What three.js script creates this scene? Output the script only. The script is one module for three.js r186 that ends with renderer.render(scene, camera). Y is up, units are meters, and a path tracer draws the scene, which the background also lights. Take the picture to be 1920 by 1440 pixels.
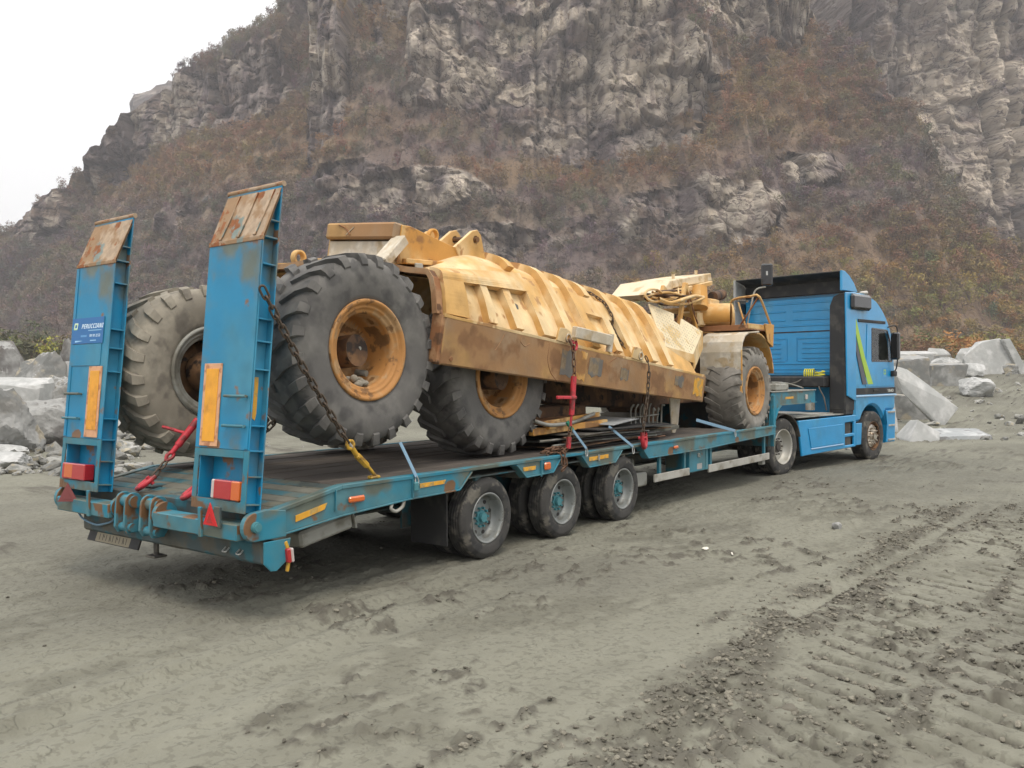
import * as THREE from 'three';
import { mergeGeometries } from 'three/addons/utils/BufferGeometryUtils.js';
import { ConvexGeometry } from 'three/addons/geometries/ConvexGeometry.js';

// ------------------------------------------------------------------ camera, sky, sun, exposure
const scene = new THREE.Scene();
const camera = new THREE.PerspectiveCamera(47.66, 4 / 3, 0.1, 6000);
camera.position.set(-6.570, 1.775, 6.609);
camera.up.set(0.01188, 0.99993, -0.00055);
camera.lookAt(-6.570 + 0.7975 * 10, 1.775 - 0.0981, 6.609 - 6.0324);

const SKY_W = 512, SKY_H = 256, skyData = new Float32Array(SKY_W * SKY_H * 4);
for (let j = 0; j < SKY_H; j++) for (let i = 0; i < SKY_W; i++) {
  const el = (j + 0.5) / SKY_H * Math.PI - Math.PI / 2;       // row 0 is straight down
  const az = (i + 0.5) / SKY_W * Math.PI * 2;
  const s = Math.max(0, Math.sin(el));
  const cl = 1 + 0.05 * Math.sin(az * 3 + 4 * s) + 0.04 * Math.sin(az * 7 - 9 * s + 1.3);
  const L = (0.86 + 1.15 * s) * cl;
  const k = (j * SKY_W + i) * 4;
  skyData[k] = L * 1.0; skyData[k + 1] = L * 1.0; skyData[k + 2] = L * 1.0; skyData[k + 3] = 1;
}
const sky = new THREE.DataTexture(skyData, SKY_W, SKY_H, THREE.RGBAFormat, THREE.FloatType);
sky.mapping = THREE.EquirectangularReflectionMapping; sky.magFilter = THREE.LinearFilter; sky.minFilter = THREE.LinearFilter; sky.needsUpdate = true;
scene.background = sky; scene.environment = sky;

const sun = new THREE.DirectionalLight(0xfff2e0, 1.5);
sun.position.set(-14, 60, 22); sun.target.position.set(2, 0, 0);
sun.castShadow = true; sun.shadow.radius = 30; sun.shadow.mapSize.set(2048, 2048);
Object.assign(sun.shadow.camera, { left: -40, right: 40, top: 40, bottom: -40, near: 1, far: 160 });
scene.add(sun, sun.target);

const renderer = new THREE.WebGLRenderer({ antialias: true });
renderer.toneMapping = THREE.LinearToneMapping;
renderer.toneMappingExposure = 1.16;
renderer.shadowMap.enabled = true; renderer.shadowMap.type = THREE.PCFSoftShadowMap;
scene.fog = new THREE.FogExp2(0xf0f0f4, 0.00036);

// ------------------------------------------------------------------ noise and helpers
let seed = 7;
const rnd = () => { seed = (seed * 1664525 + 1013904223) >>> 0; return seed / 4294967296; };
const rr = (a, b) => a + (b - a) * rnd();
const clamp = (x, a, b) => x < a ? a : x > b ? b : x;
const lerp = (a, b, t) => a + (b - a) * t;
const sm = (a, b, x) => { const t = clamp((x - a) / (b - a), 0, 1); return t * t * (3 - 2 * t); };
const PT = new Uint8Array(1024), PF = new Float32Array(256); { let q = 12345; for (let i = 0; i < 256; i++) { PT[i] = i; } for (let i = 255; i > 0; i--) { q = (q * 1664525 + 1013904223) >>> 0; const j = q % (i + 1), t = PT[i]; PT[i] = PT[j]; PT[j] = t; } for (let i = 256; i < 1024; i++) PT[i] = PT[i & 255]; for (let i = 0; i < 256; i++) { q = (q * 1664525 + 1013904223) >>> 0; PF[i] = q / 4294967296; } }
const h3 = (x, y, z) => PF[PT[PT[PT[x & 255] + (y & 255)] + (z & 255)]];
function vn(x, y, z = 0) {
  const xi = Math.floor(x), yi = Math.floor(y), zi = Math.floor(z);
  let u = x - xi, v = y - yi, w = z - zi; u = u * u * (3 - 2 * u); v = v * v * (3 - 2 * v); w = w * w * (3 - 2 * w);
  const a = lerp(lerp(h3(xi, yi, zi), h3(xi + 1, yi, zi), u), lerp(h3(xi, yi + 1, zi), h3(xi + 1, yi + 1, zi), u), v);
  if (w === 0) return a;
  const b = lerp(lerp(h3(xi, yi, zi + 1), h3(xi + 1, yi, zi + 1), u), lerp(h3(xi, yi + 1, zi + 1), h3(xi + 1, yi + 1, zi + 1), u), v);
  return lerp(a, b, w);
}
const fbm = (x, y, z = 0, o = 4) => { let s = 0, a = 0.5, n = 0; for (let i = 0; i < o; i++) { s += a * vn(x, y, z); n += a; x = x * 2.03 + 17.1; y = y * 2.03 + 5.3; z = z * 2.03 + 9.7; a *= 0.5; } return s / n; };
// the same on a tile that repeats
const pv = (x, y, p, s) => { const xi = Math.floor(x), yi = Math.floor(y); let u = x - xi, v = y - yi; u = u * u * (3 - 2 * u); v = v * v * (3 - 2 * v); const m = (a) => ((a % p) + p) % p; return lerp(lerp(h3(m(xi), m(yi), s), h3(m(xi + 1), m(yi), s), u), lerp(h3(m(xi), m(yi + 1), s), h3(m(xi + 1), m(yi + 1), s), u), v); };
const pf = (u, v, p, s, o = 4) => { let t = 0, a = 0.5, n = 0; for (let i = 0; i < o; i++) { t += a * pv(u * p, v * p, p, s + i); n += a; p *= 2; a *= 0.5; } return t / n; };
const STAB = new Uint8Array(4097); for (let i = 0; i <= 4096; i++) { const c = i / 4096; STAB[i] = Math.round(255 * (c <= 0.0031308 ? 12.92 * c : 1.055 * Math.pow(c, 1 / 2.4) - 0.055)); }
const toS = (c) => STAB[c <= 0 ? 0 : c >= 1 ? 4096 : (c * 4096 + 0.5) | 0];
function colourTex(n, metres, fn) {
  const d = new Uint8Array(n * n * 4);
  for (let j = 0; j < n; j++) for (let i = 0; i < n; i++) { const c = fn(i / n, j / n), k = (j * n + i) * 4; d[k] = toS(c[0]); d[k + 1] = toS(c[1]); d[k + 2] = toS(c[2]); d[k + 3] = 255; }
  return finishTex(d, n, metres, true);
}
function greyTex(n, metres, fn) {
  const d = new Uint8Array(n * n * 4);
  for (let j = 0; j < n; j++) for (let i = 0; i < n; i++) { const c = Math.round(255 * clamp(fn(i / n, j / n), 0, 1)), k = (j * n + i) * 4; d[k] = d[k + 1] = d[k + 2] = c; d[k + 3] = 255; }
  return finishTex(d, n, metres, false);
}
function finishTex(d, n, metres, srgb) {
  const t = new THREE.DataTexture(d, n, n, THREE.RGBAFormat); t.wrapS = t.wrapT = THREE.RepeatWrapping; t.magFilter = THREE.LinearFilter; t.minFilter = THREE.LinearMipmapLinearFilter; t.generateMipmaps = true;
  t.repeat.set(1 / metres, 1 / metres); if (srgb) t.colorSpace = THREE.SRGBColorSpace; t.needsUpdate = true; return t;
}
const mix3 = (a, b, t) => [lerp(a[0], b[0], t), lerp(a[1], b[1], t), lerp(a[2], b[2], t)];
const V = (x, y, z) => new THREE.Vector3(x, y, z);

// geometry collector: everything added is merged into ONE named mesh by build()
function cubeUV(g) {
  const p = g.attributes.position, n = g.attributes.normal, uv = new Float32Array(p.count * 2);
  for (let i = 0; i < p.count; i += 3) {
    const ax = Math.abs(n.getX(i) + n.getX(i + 1) + n.getX(i + 2)), ay = Math.abs(n.getY(i) + n.getY(i + 1) + n.getY(i + 2)), az = Math.abs(n.getZ(i) + n.getZ(i + 1) + n.getZ(i + 2));
    for (let k = i; k < i + 3; k++) {
      const x = p.getX(k), y = p.getY(k), z = p.getZ(k);
      if (ax >= ay && ax >= az) { uv[k * 2] = z; uv[k * 2 + 1] = y; } else if (ay >= az) { uv[k * 2] = x; uv[k * 2 + 1] = z; } else { uv[k * 2] = x; uv[k * 2 + 1] = y; }
    }
  }
  g.setAttribute('uv', new THREE.BufferAttribute(uv, 2)); return g;
}
function flat(g) {
  g = g.index ? g.toNonIndexed() : g;
  for (const k of Object.keys(g.attributes)) if (k !== 'position' && k !== 'normal') g.deleteAttribute(k);
  return g;
}
function chamferBox(w, h, d, c) {
  c = Math.min(c, w * 0.45, h * 0.45, d * 0.45);
  const X = w / 2, Y = h / 2, Z = d / 2, pos = [];
  const pt = (sx, sy, sz, ax) => [sx * (ax === 0 ? X : X - c), sy * (ax === 1 ? Y : Y - c), sz * (ax === 2 ? Z : Z - c)];
  const tri = (a, b, cc) => { const ux = b[0] - a[0], uy = b[1] - a[1], uz = b[2] - a[2], vx = cc[0] - a[0], vy = cc[1] - a[1], vz = cc[2] - a[2]; const nx = uy * vz - uz * vy, ny = uz * vx - ux * vz, nz = ux * vy - uy * vx; const mx = a[0] + b[0] + cc[0], my = a[1] + b[1] + cc[1], mz = a[2] + b[2] + cc[2]; if (nx * mx + ny * my + nz * mz < 0) pos.push(...a, ...cc, ...b); else pos.push(...a, ...b, ...cc); };
  const quad = (a, b, cc, dd) => { tri(a, b, cc); tri(a, cc, dd); };
  for (const s of [-1, 1]) {
    quad(pt(s, -1, -1, 0), pt(s, 1, -1, 0), pt(s, 1, 1, 0), pt(s, -1, 1, 0));
    quad(pt(-1, s, -1, 1), pt(1, s, -1, 1), pt(1, s, 1, 1), pt(-1, s, 1, 1));
    quad(pt(-1, -1, s, 2), pt(1, -1, s, 2), pt(1, 1, s, 2), pt(-1, 1, s, 2));
    for (const t of [-1, 1]) {
      quad(pt(s, t, -1, 0), pt(s, t, 1, 0), pt(s, t, 1, 1), pt(s, t, -1, 1));
      quad(pt(s, -1, t, 0), pt(s, 1, t, 0), pt(s, 1, t, 2), pt(s, -1, t, 2));
      quad(pt(-1, s, t, 1), pt(1, s, t, 1), pt(1, s, t, 2), pt(-1, s, t, 2));
      for (const u of [-1, 1]) tri(pt(s, t, u, 0), pt(s, t, u, 1), pt(s, t, u, 2));
    }
  }
  const g = new THREE.BufferGeometry(); g.setAttribute('position', new THREE.Float32BufferAttribute(pos, 3)); g.computeVertexNormals(); return g;
}
const _m = new THREE.Matrix4(), _q = new THREE.Quaternion();
function between(g, p, q) { // a geometry built along +y of unit... is turned so that y runs from p to q
  const d = q.clone().sub(p).normalize(); _q.setFromUnitVectors(V(0, 1, 0), d); const mid = p.clone().add(q).multiplyScalar(0.5);
  return g.applyMatrix4(_m.compose(mid, _q, V(1, 1, 1)));
}
class MB {
  constructor() { this.g = []; }
  add(g, m) { g = flat(g); if (m) g.applyMatrix4(m); this.g.push(g); return this; }
  box(x0, x1, y0, y1, z0, z1, c = 0.006) { const g = chamferBox(Math.abs(x1 - x0), Math.abs(y1 - y0), Math.abs(z1 - z0), c); g.translate((x0 + x1) / 2, (y0 + y1) / 2, (z0 + z1) / 2); return this.add(g); }
  obox(x, y, z, w, h, d, rx = 0, ry = 0, rz = 0, c = 0.006) { const g = chamferBox(w, h, d, c); return this.add(g, new THREE.Matrix4().compose(V(x, y, z), new THREE.Quaternion().setFromEuler(new THREE.Euler(rx, ry, rz)), V(1, 1, 1))); }
  bar(p, q, w, d, c = 0.006) { // rectangular bar, w across x-ish, d across z-ish
    const y = q.clone().sub(p).normalize(); let z = V(0, 0, 1); if (Math.abs(y.z) > 0.9) z = V(0, 1, 0); const x = y.clone().cross(z).normalize(); z = x.clone().cross(y).normalize();
    const g = chamferBox(w, p.distanceTo(q), d, c); const m = new THREE.Matrix4().makeBasis(x, y, z).setPosition(p.clone().add(q).multiplyScalar(0.5)); return this.add(g, m);
  }
  cyl(p, q, r1, r2 = r1, seg = 14) { return this.add(between(new THREE.CylinderGeometry(r2, r1, p.distanceTo(q), seg), p, q)); }
  tube(pts, r, seg = 7, n = 0) { const c = new THREE.CatmullRomCurve3(pts, false, 'catmullrom', 0.4); return this.add(new THREE.TubeGeometry(c, n || Math.max(4, pts.length * 5), r, seg)); }
  prism(pts, z0, z1, bev = 0.004, holes = []) { // outline in x,y pulled out along z
    const s = new THREE.Shape(pts.map(p => new THREE.Vector2(p[0], p[1])));
    for (const h of holes) { const pa = new THREE.Path(); if (h.length === 3) pa.absarc(h[0], h[1], h[2], 0, Math.PI * 2, true); else pa.setFromPoints(h.map(p => new THREE.Vector2(p[0], p[1]))); s.holes.push(pa); }
    const b = Math.min(bev, Math.abs(z1 - z0) * 0.4);
    const g = new THREE.ExtrudeGeometry(s, { depth: Math.abs(z1 - z0) - 2 * b, bevelEnabled: b > 0, bevelThickness: b, bevelSize: b, bevelOffset: -b, bevelSegments: 1, curveSegments: 14 });
    g.translate(0, 0, Math.min(z0, z1) + b); return this.add(g);
  }
  prismX(pts, x0, x1, bev = 0.004, holes = []) { const t = new MB().prism(pts.map(p => [-p[0], p[1]]), x0, x1, bev, holes.map(h => h.length === 3 ? [-h[0], h[1], h[2]] : h.map(p => [-p[0], p[1]]))); // outline in z,y pulled out along x
    return this.add(t.g[0], new THREE.Matrix4().makeRotationY(Math.PI / 2)); }
  lathe(prof, seg = 40, m) { // (r, z) profile turned about z
    const g = new THREE.LatheGeometry(prof.map(p => new THREE.Vector2(Math.max(p[0], 1e-4), p[1])), seg); g.rotateX(Math.PI / 2); return this.add(g, m);
  }
  geo() { const g = this.g.length > 1 ? mergeGeometries(this.g) : this.g[0]; if (!g.attributes.normal) g.computeVertexNormals(); return cubeUV(g); }
  build(name, mat, parent) { const m = new THREE.Mesh(this.geo(), mat); m.name = name; m.castShadow = m.receiveShadow = true; (parent || scene).add(m); return m; }
}
const names = {};
const numbered = (n) => { names[n] = (names[n] ?? -1) + 1; return names[n] ? n + '_' + String(names[n]).padStart(3, '0') : n; };
function tag(o, label, category, group, kind) { if (label) o.userData.label = label; if (category) o.userData.category = category; if (group) o.userData.group = group; if (kind) o.userData.kind = kind; return o; }
function thing(name, label, category, x = 0, y = 0, z = 0, group) { const o = new THREE.Group(); o.name = numbered(name); o.position.set(x, y, z); scene.add(o); return tag(o, label, category, group); }
function part(name, parent, x = 0, y = 0, z = 0) { const o = new THREE.Group(); o.name = name; o.position.set(x, y, z); parent.add(o); return o; }
const mesh = (name, geo, mat, parent) => { const m = new THREE.Mesh(geo, mat); m.name = name; m.castShadow = m.receiveShadow = true; (parent || scene).add(m); return m; };

// ------------------------------------------------------------------ materials
const grain = greyTex(512, 0.8, (u, v) => 0.55 * pf(u, v, 24, 3, 4) + 0.45 * pf(u, v, 6, 8, 4));
const fields = {};
function field(sc, oct) { const k = sc + '_' + oct; if (!fields[k]) { const f = fields[k] = new Float32Array(512 * 512); for (let j = 0; j < 512; j++) for (let i = 0; i < 512; i++) f[j * 512 + i] = pf(i / 512, j / 512, sc, sc * 3 + 1, oct); } return fields[k]; }
const smp = (f, u, v, s) => f[(((v * 512 | 0) + s * 197) & 511) * 512 + (((u * 512 | 0) + s * 131) & 511)];
function worn(metres, base, wear, o = {}) { // paint with patches of grime, rust and fine scratches; wear = [[colour, threshold, sharpness, scale, seed], ...]
  const f0 = field(10, 4), f1 = field(20, 3), fs = wear.map(w => field(w[3], 5));
  return colourTex(o.n || 512, metres, (u, v) => {
    const a = 0.86 + 0.28 * smp(f0, u, v, 3); let r = base[0] * a, g = base[1] * a, b = base[2] * a;
    for (let i = 0; i < wear.length; i++) { const w = wear[i], t = sm(w[1] - w[2], w[1] + w[2], smp(fs[i], u, v, w[4])); if (t <= 0) continue; const k = 0.75 + 0.5 * smp(f1, u, v, w[4] + 7), c = w[0]; r += (c[0] * k - r) * t; g += (c[1] * k - g) * t; b += (c[2] * k - b) * t; }
    return [r, g, b];
  });
}
const std = (o) => new THREE.MeshStandardMaterial(o);
const lin = (r, g, b) => new THREE.Color().setRGB(r, g, b);
const M = {};
M.trailer = std({ map: worn(2.2, [0.014, 0.20, 0.295], [[[0.07, 0.185, 0.215], 0.48, 0.14, 4, 11], [[0.105, 0.125, 0.1], 0.56, 0.1, 6, 21], [[0.16, 0.085, 0.04], 0.71, 0.035, 9, 41]]), roughness: 0.55, bumpMap: grain, bumpScale: 0.0012 });
M.rampBlue = std({ map: worn(2.4, [0.006, 0.225, 0.42], [[[0.045, 0.225, 0.33], 0.53, 0.14, 3, 12], [[0.12, 0.15, 0.13], 0.62, 0.1, 5, 22], [[0.20, 0.11, 0.06], 0.72, 0.03, 9, 44]]), roughness: 0.5, bumpMap: grain, bumpScale: 0.001 });
M.trailerDark = std({ map: worn(1.5, [0.06, 0.085, 0.09], [[[0.10, 0.095, 0.075], 0.52, 0.1, 5, 15], [[0.03, 0.12, 0.15], 0.62, 0.06, 7, 25]]), roughness: 0.75 });
M.rust = std({ map: worn(0.9, [0.30, 0.19, 0.105], [[[0.40, 0.30, 0.21], 0.52, 0.08, 6, 16], [[0.20, 0.24, 0.22], 0.66, 0.04, 5, 26], [[0.25, 0.09, 0.03], 0.6, 0.05, 9, 46]]), roughness: 0.85, bumpMap: grain, bumpScale: 0.003 });
M.cream = std({ map: worn(2.6, [0.58, 0.36, 0.14], [[[0.67, 0.505, 0.28], 0.485, 0.12, 5, 17], [[0.58, 0.345, 0.115], 0.6, 0.1, 7, 27], [[0.40, 0.22, 0.09], 0.725, 0.04, 14, 47]]), roughness: 0.78, bumpMap: grain, bumpScale: 0.003 });
M.amber = std({ map: worn(1.8, [0.56, 0.285, 0.065], [[[0.60, 0.40, 0.17], 0.55, 0.1, 5, 18], [[0.30, 0.15, 0.05], 0.65, 0.06, 9, 28]]), roughness: 0.65, bumpMap: grain, bumpScale: 0.0015 });
M.rail = std({ map: worn(2.3, [0.34, 0.19, 0.085], [[[0.30, 0.21, 0.13], 0.53, 0.14, 4, 19], [[0.40, 0.235, 0.09], 0.6, 0.1, 6, 29], [[0.24, 0.125, 0.055], 0.62, 0.08, 9, 49]]), roughness: 0.82, bumpMap: grain, bumpScale: 0.003 });
M.railEdge = std({ map: worn(1.2, [0.27, 0.12, 0.05], [[[0.36, 0.2, 0.1], 0.55, 0.08, 7, 19], [[0.12, 0.06, 0.03], 0.62, 0.05, 9, 29]]), roughness: 0.85, bumpMap: grain, bumpScale: 0.002 });
M.rim = std({ map: worn(0.8, [0.43, 0.205, 0.06], [[[0.40, 0.245, 0.115], 0.55, 0.09, 6, 20], [[0.20, 0.10, 0.035], 0.62, 0.05, 9, 30]]), roughness: 0.7 });
M.rubber = std({ map: worn(1.1, [0.115, 0.11, 0.104], [[[0.165, 0.158, 0.145], 0.53, 0.2, 4, 31], [[0.08, 0.077, 0.074], 0.6, 0.14, 7, 32]]), roughness: 0.82, bumpMap: grain, bumpScale: 0.002 });
M.rubberDusty = std({ map: worn(1.1, [0.25, 0.225, 0.18], [[[0.31, 0.28, 0.225], 0.53, 0.18, 4, 33], [[0.19, 0.17, 0.14], 0.63, 0.1, 7, 34]]), roughness: 0.9, bumpMap: grain, bumpScale: 0.002 });
M.rubberFront = std({ map: worn(1.0, [0.19, 0.175, 0.15], [[[0.25, 0.235, 0.21], 0.55, 0.16, 4, 35], [[0.14, 0.128, 0.11], 0.6, 0.1, 6, 36]]), roughness: 0.88, bumpMap: grain, bumpScale: 0.002 });
M.tyre = std({ map: worn(0.7, [0.05, 0.048, 0.045], [[[0.13, 0.12, 0.10], 0.58, 0.07, 5, 37], [[0.03, 0.03, 0.03], 0.56, 0.08, 8, 38]]), roughness: 0.85, bumpMap: grain, bumpScale: 0.0015 });
M.steelRim = std({ map: worn(0.6, [0.25, 0.265, 0.26], [[[0.16, 0.16, 0.145], 0.55, 0.1, 6, 39]]), roughness: 0.5, metalness: 0.35 });
M.chrome = std({ map: worn(0.5, [0.62, 0.58, 0.52], [[[0.30, 0.24, 0.18], 0.58, 0.08, 6, 40]]), roughness: 0.3, metalness: 0.85 });
M.teal = std({ color: lin(0.06, 0.21, 0.24), roughness: 0.5 });
M.wood = std({ map: colourTex(512, 1.6, (u, v) => { const g = pf(u * 0.25, v, 32, 61, 3) * 0.5 + pf(u, v, 5, 62, 4) * 0.5; return mix3([0.05, 0.043, 0.037], [0.125, 0.105, 0.088], g); }), roughness: 0.9, bumpMap: grain, bumpScale: 0.004 });
M.woodPale = std({ map: colourTex(512, 1.6, (u, v) => { const g = pf(u, v, 20, 63, 3) * 0.5 + pf(u, v, 5, 64, 4) * 0.5; return mix3([0.085, 0.085, 0.07], [0.21, 0.205, 0.165], g); }), roughness: 0.9, bumpMap: grain, bumpScale: 0.004 });
M.deckBlue = std({ map: worn(1.4, [0.045, 0.14, 0.17], [[[0.14, 0.135, 0.10], 0.5, 0.12, 4, 55], [[0.06, 0.075, 0.07], 0.6, 0.08, 7, 56]]), roughness: 0.8, bumpMap: grain, bumpScale: 0.003 });
M.orangeBoard = std({ map: worn(0.7, [0.80, 0.36, 0.02], [[[0.70, 0.30, 0.02], 0.55, 0.1, 4, 57]]), roughness: 0.45 });
M.boardEdge = std({ map: worn(0.5, [0.66, 0.36, 0.20], [[[0.45, 0.2, 0.1], 0.6, 0.08, 8, 58]]), roughness: 0.6 });
M.reflector = std({ map: worn(0.4, [0.68, 0.34, 0.03], [[[0.45, 0.3, 0.1], 0.58, 0.08, 7, 59]]), roughness: 0.5 });
M.redLens = new THREE.MeshPhysicalMaterial({ color: lin(0.42, 0.018, 0.02), roughness: 0.25, clearcoat: 0.6 });
M.orangeLens = new THREE.MeshPhysicalMaterial({ color: lin(0.62, 0.13, 0.02), roughness: 0.25, clearcoat: 0.6 });
M.clearLens = new THREE.MeshPhysicalMaterial({ color: lin(0.55, 0.5, 0.47), roughness: 0.2, clearcoat: 0.6 });
M.triRed = std({ color: lin(0.62, 0.015, 0.02), roughness: 0.35 });
M.triDull = std({ color: lin(0.22, 0.06, 0.06), roughness: 0.6 });
M.red = std({ map: worn(0.5, [0.50, 0.03, 0.045], [[[0.22, 0.03, 0.03], 0.58, 0.08, 8, 60]]), roughness: 0.45 });
M.yellowSteel = std({ map: worn(0.5, [0.55, 0.32, 0.03], [[[0.25, 0.14, 0.03], 0.58, 0.08, 8, 65]]), roughness: 0.5 });
M.chain = std({ map: worn(0.4, [0.10, 0.075, 0.055], [[[0.17, 0.11, 0.07], 0.55, 0.1, 8, 66]]), roughness: 0.6, metalness: 0.5 });
M.chainRust = std({ map: worn(0.4, [0.20, 0.105, 0.06], [[[0.10, 0.06, 0.04], 0.55, 0.1, 8, 67]]), roughness: 0.7, metalness: 0.3 });
M.strap = std({ color: lin(0.19, 0.31, 0.42), roughness: 0.8 });
M.strapGreen = std({ color: lin(0.02, 0.22, 0.13), roughness: 0.7 });
M.silver = std({ color: lin(0.5, 0.5, 0.48), roughness: 0.4, metalness: 0.7 });
M.cab = new THREE.MeshPhysicalMaterial({ map: worn(2.0, [0.004, 0.275, 0.58], [[[0.03, 0.28, 0.52], 0.62, 0.12, 4, 68]]), roughness: 0.32, clearcoat: 0.7, clearcoatRoughness: 0.12 });
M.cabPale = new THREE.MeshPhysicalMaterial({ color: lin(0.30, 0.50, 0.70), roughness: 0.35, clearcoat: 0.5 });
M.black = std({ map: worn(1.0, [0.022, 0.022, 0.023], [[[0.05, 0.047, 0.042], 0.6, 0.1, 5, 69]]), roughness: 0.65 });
M.blackGloss = new THREE.MeshPhysicalMaterial({ color: lin(0.012, 0.012, 0.013), roughness: 0.2, clearcoat: 0.5 });
M.darkSteel = std({ map: worn(1.0, [0.055, 0.05, 0.045], [[[0.12, 0.11, 0.09], 0.55, 0.1, 5, 70]]), roughness: 0.75 });
M.greySteel = std({ map: worn(1.0, [0.30, 0.30, 0.27], [[[0.17, 0.16, 0.13], 0.56, 0.1, 5, 71]]), roughness: 0.65 });
M.alu = std({ map: worn(1.2, [0.47, 0.46, 0.42], [[[0.30, 0.28, 0.23], 0.57, 0.1, 5, 72]]), roughness: 0.5, metalness: 0.3 });
M.paleGrey = std({ map: worn(1.2, [0.36, 0.36, 0.35], [[[0.25, 0.24, 0.22], 0.58, 0.1, 4, 73]]), roughness: 0.7 });
M.lime = std({ color: lin(0.36, 0.55, 0.06), roughness: 0.4 });
M.stripeGrey = std({ color: lin(0.085, 0.09, 0.11), roughness: 0.4 });
M.pane = new THREE.MeshPhysicalMaterial({ color: lin(0.82, 0.9, 0.86), roughness: 0.03, transmission: 1, thickness: 0 });
M.glass = new THREE.MeshPhysicalMaterial({ color: lin(0.02, 0.025, 0.025), roughness: 0.06, clearcoat: 1, clearcoatRoughness: 0.02 });
M.hose = std({ color: lin(0.62, 0.58, 0.05), roughness: 0.5 });
M.hood = std({ map: worn(1.0, [0.66, 0.55, 0.38], [[[0.5, 0.36, 0.19], 0.58, 0.1, 6, 74]]), roughness: 0.6 });
M.white = std({ map: worn(1.0, [0.66, 0.63, 0.55], [[[0.5, 0.42, 0.3], 0.6, 0.1, 6, 74]]), roughness: 0.6 });
M.brownDark = std({ map: worn(0.9, [0.10, 0.055, 0.03], [[[0.19, 0.10, 0.045], 0.55, 0.1, 6, 75], [[0.03, 0.02, 0.015], 0.6, 0.08, 8, 76]]), roughness: 0.85 });
M.fender = std({ map: worn(1.0, [0.50, 0.43, 0.32], [[[0.58, 0.53, 0.44], 0.5, 0.12, 5, 77], [[0.45, 0.35, 0.22], 0.64, 0.1, 8, 78]]), roughness: 0.7, bumpMap: grain, bumpScale: 0.0015 });
M.patch = std({ map: worn(0.7, [0.15, 0.14, 0.125], [[[0.24, 0.18, 0.11], 0.53, 0.1, 6, 80]]), roughness: 0.8 });
M.tread = std({ map: worn(1.0, [0.66, 0.56, 0.37], [[[0.55, 0.40, 0.19], 0.6, 0.08, 6, 79]]), roughness: 0.75 });

// ------------------------------------------------------------------ ground
const FX = 0.7975, FZ = -0.6033, RX = 0.6033, RZ = 0.7975;      // the valley runs along (F); R is across it
const rise = (x, z) => { const d = (x + 6.57) * FX + (z - 6.61) * FZ; return 1.9 * sm(23, 52, d) + 3 * sm(60, 240, d); };
function cleats(x, z) { // the cleated machine tracks: [groove, pad] at a point
  let gr = 0, pd = 0;
  for (const [zc, hw, ph0] of [[5.16 + 0.03 * Math.sin(x * 0.8), 0.33, 0], [5.86 - 0.05 * Math.max(0, x), 0.27, 0.4]]) {
    const t = (z - zc) / hw; if (Math.abs(t) > 1.3) continue;
    const e = sm(1.15, 0.85, Math.abs(t) + 0.25 * (vn(x * 5, z * 5, 3) - 0.5)), ph = (x - t * hw * -0.48 + 0.07 * (fbm(x * 3, z * 3, 8, 2) - 0.5)) / 0.235 + ph0, fr = ph - Math.floor(ph);
    const k = sm(0.42, 0.54, fbm(x * 2.1, z * 2.6, 11, 3) + 0.045) * sm(9, 5, x);
    const p = sm(0.0, 0.06, fr) * sm(0.74, 0.68, fr + 0.1 * (vn(x * 9, z * 9, 6) - 0.5)); gr = Math.max(gr, e * (1 - p) * k); pd = Math.max(pd, e * p * k);
  }
  return [gr, pd];
}
const streak = (x, z) => Math.exp(-Math.pow((z - 4.43 - 0.035 * Math.max(0, x)) / 0.07, 2)) * sm(-0.6, 0.1, x) * sm(8, 5, x);   // the smooth wet streak
function crumbs(x, z) { // how much loose dark soil lies here
  const zc = 4.5 + 0.05 * Math.sin(x * 1.7) + 0.16 * sm(-1.0, -3.5, x), w = 0.3 + 0.08 * Math.sin(x * 2.3 + 1);
  const n = fbm(x * 2.1, z * 2.1, 3, 4), f = fbm(x * 6.5, z * 6.5, 13, 3);
  let b = z > 3.4 ? Math.exp(-Math.pow((z - zc) / w, 2)) * sm(8, 4, x) * (0.45 + n) * sm(0.26, 0.46, f) * 1.2 : 0;
  if (z > 4.5) b = Math.max(b, cleats(x, z)[0] * (0.35 + 0.65 * sm(0.3, 0.5, f)), 0.8 * sm(5.42, 5.5, z) * sm(5.65, 5.55, z) * sm(0.38, 0.55, n));
  const p = fbm(x * 0.55 + 9, z * 0.9 + 2, 6, 3), q = fbm(x * 5 + 3, z * 9, 8, 3);
  b = Math.max(b, sm(0.46, 0.58, p) * sm(0.52, 0.59, q) * sm(0.36, 0.52, f) * 0.95);
  return clamp(b - 1.2 * (z > 4 && z < 5 ? streak(x, z) : 0), 0, 1);
}
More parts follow.
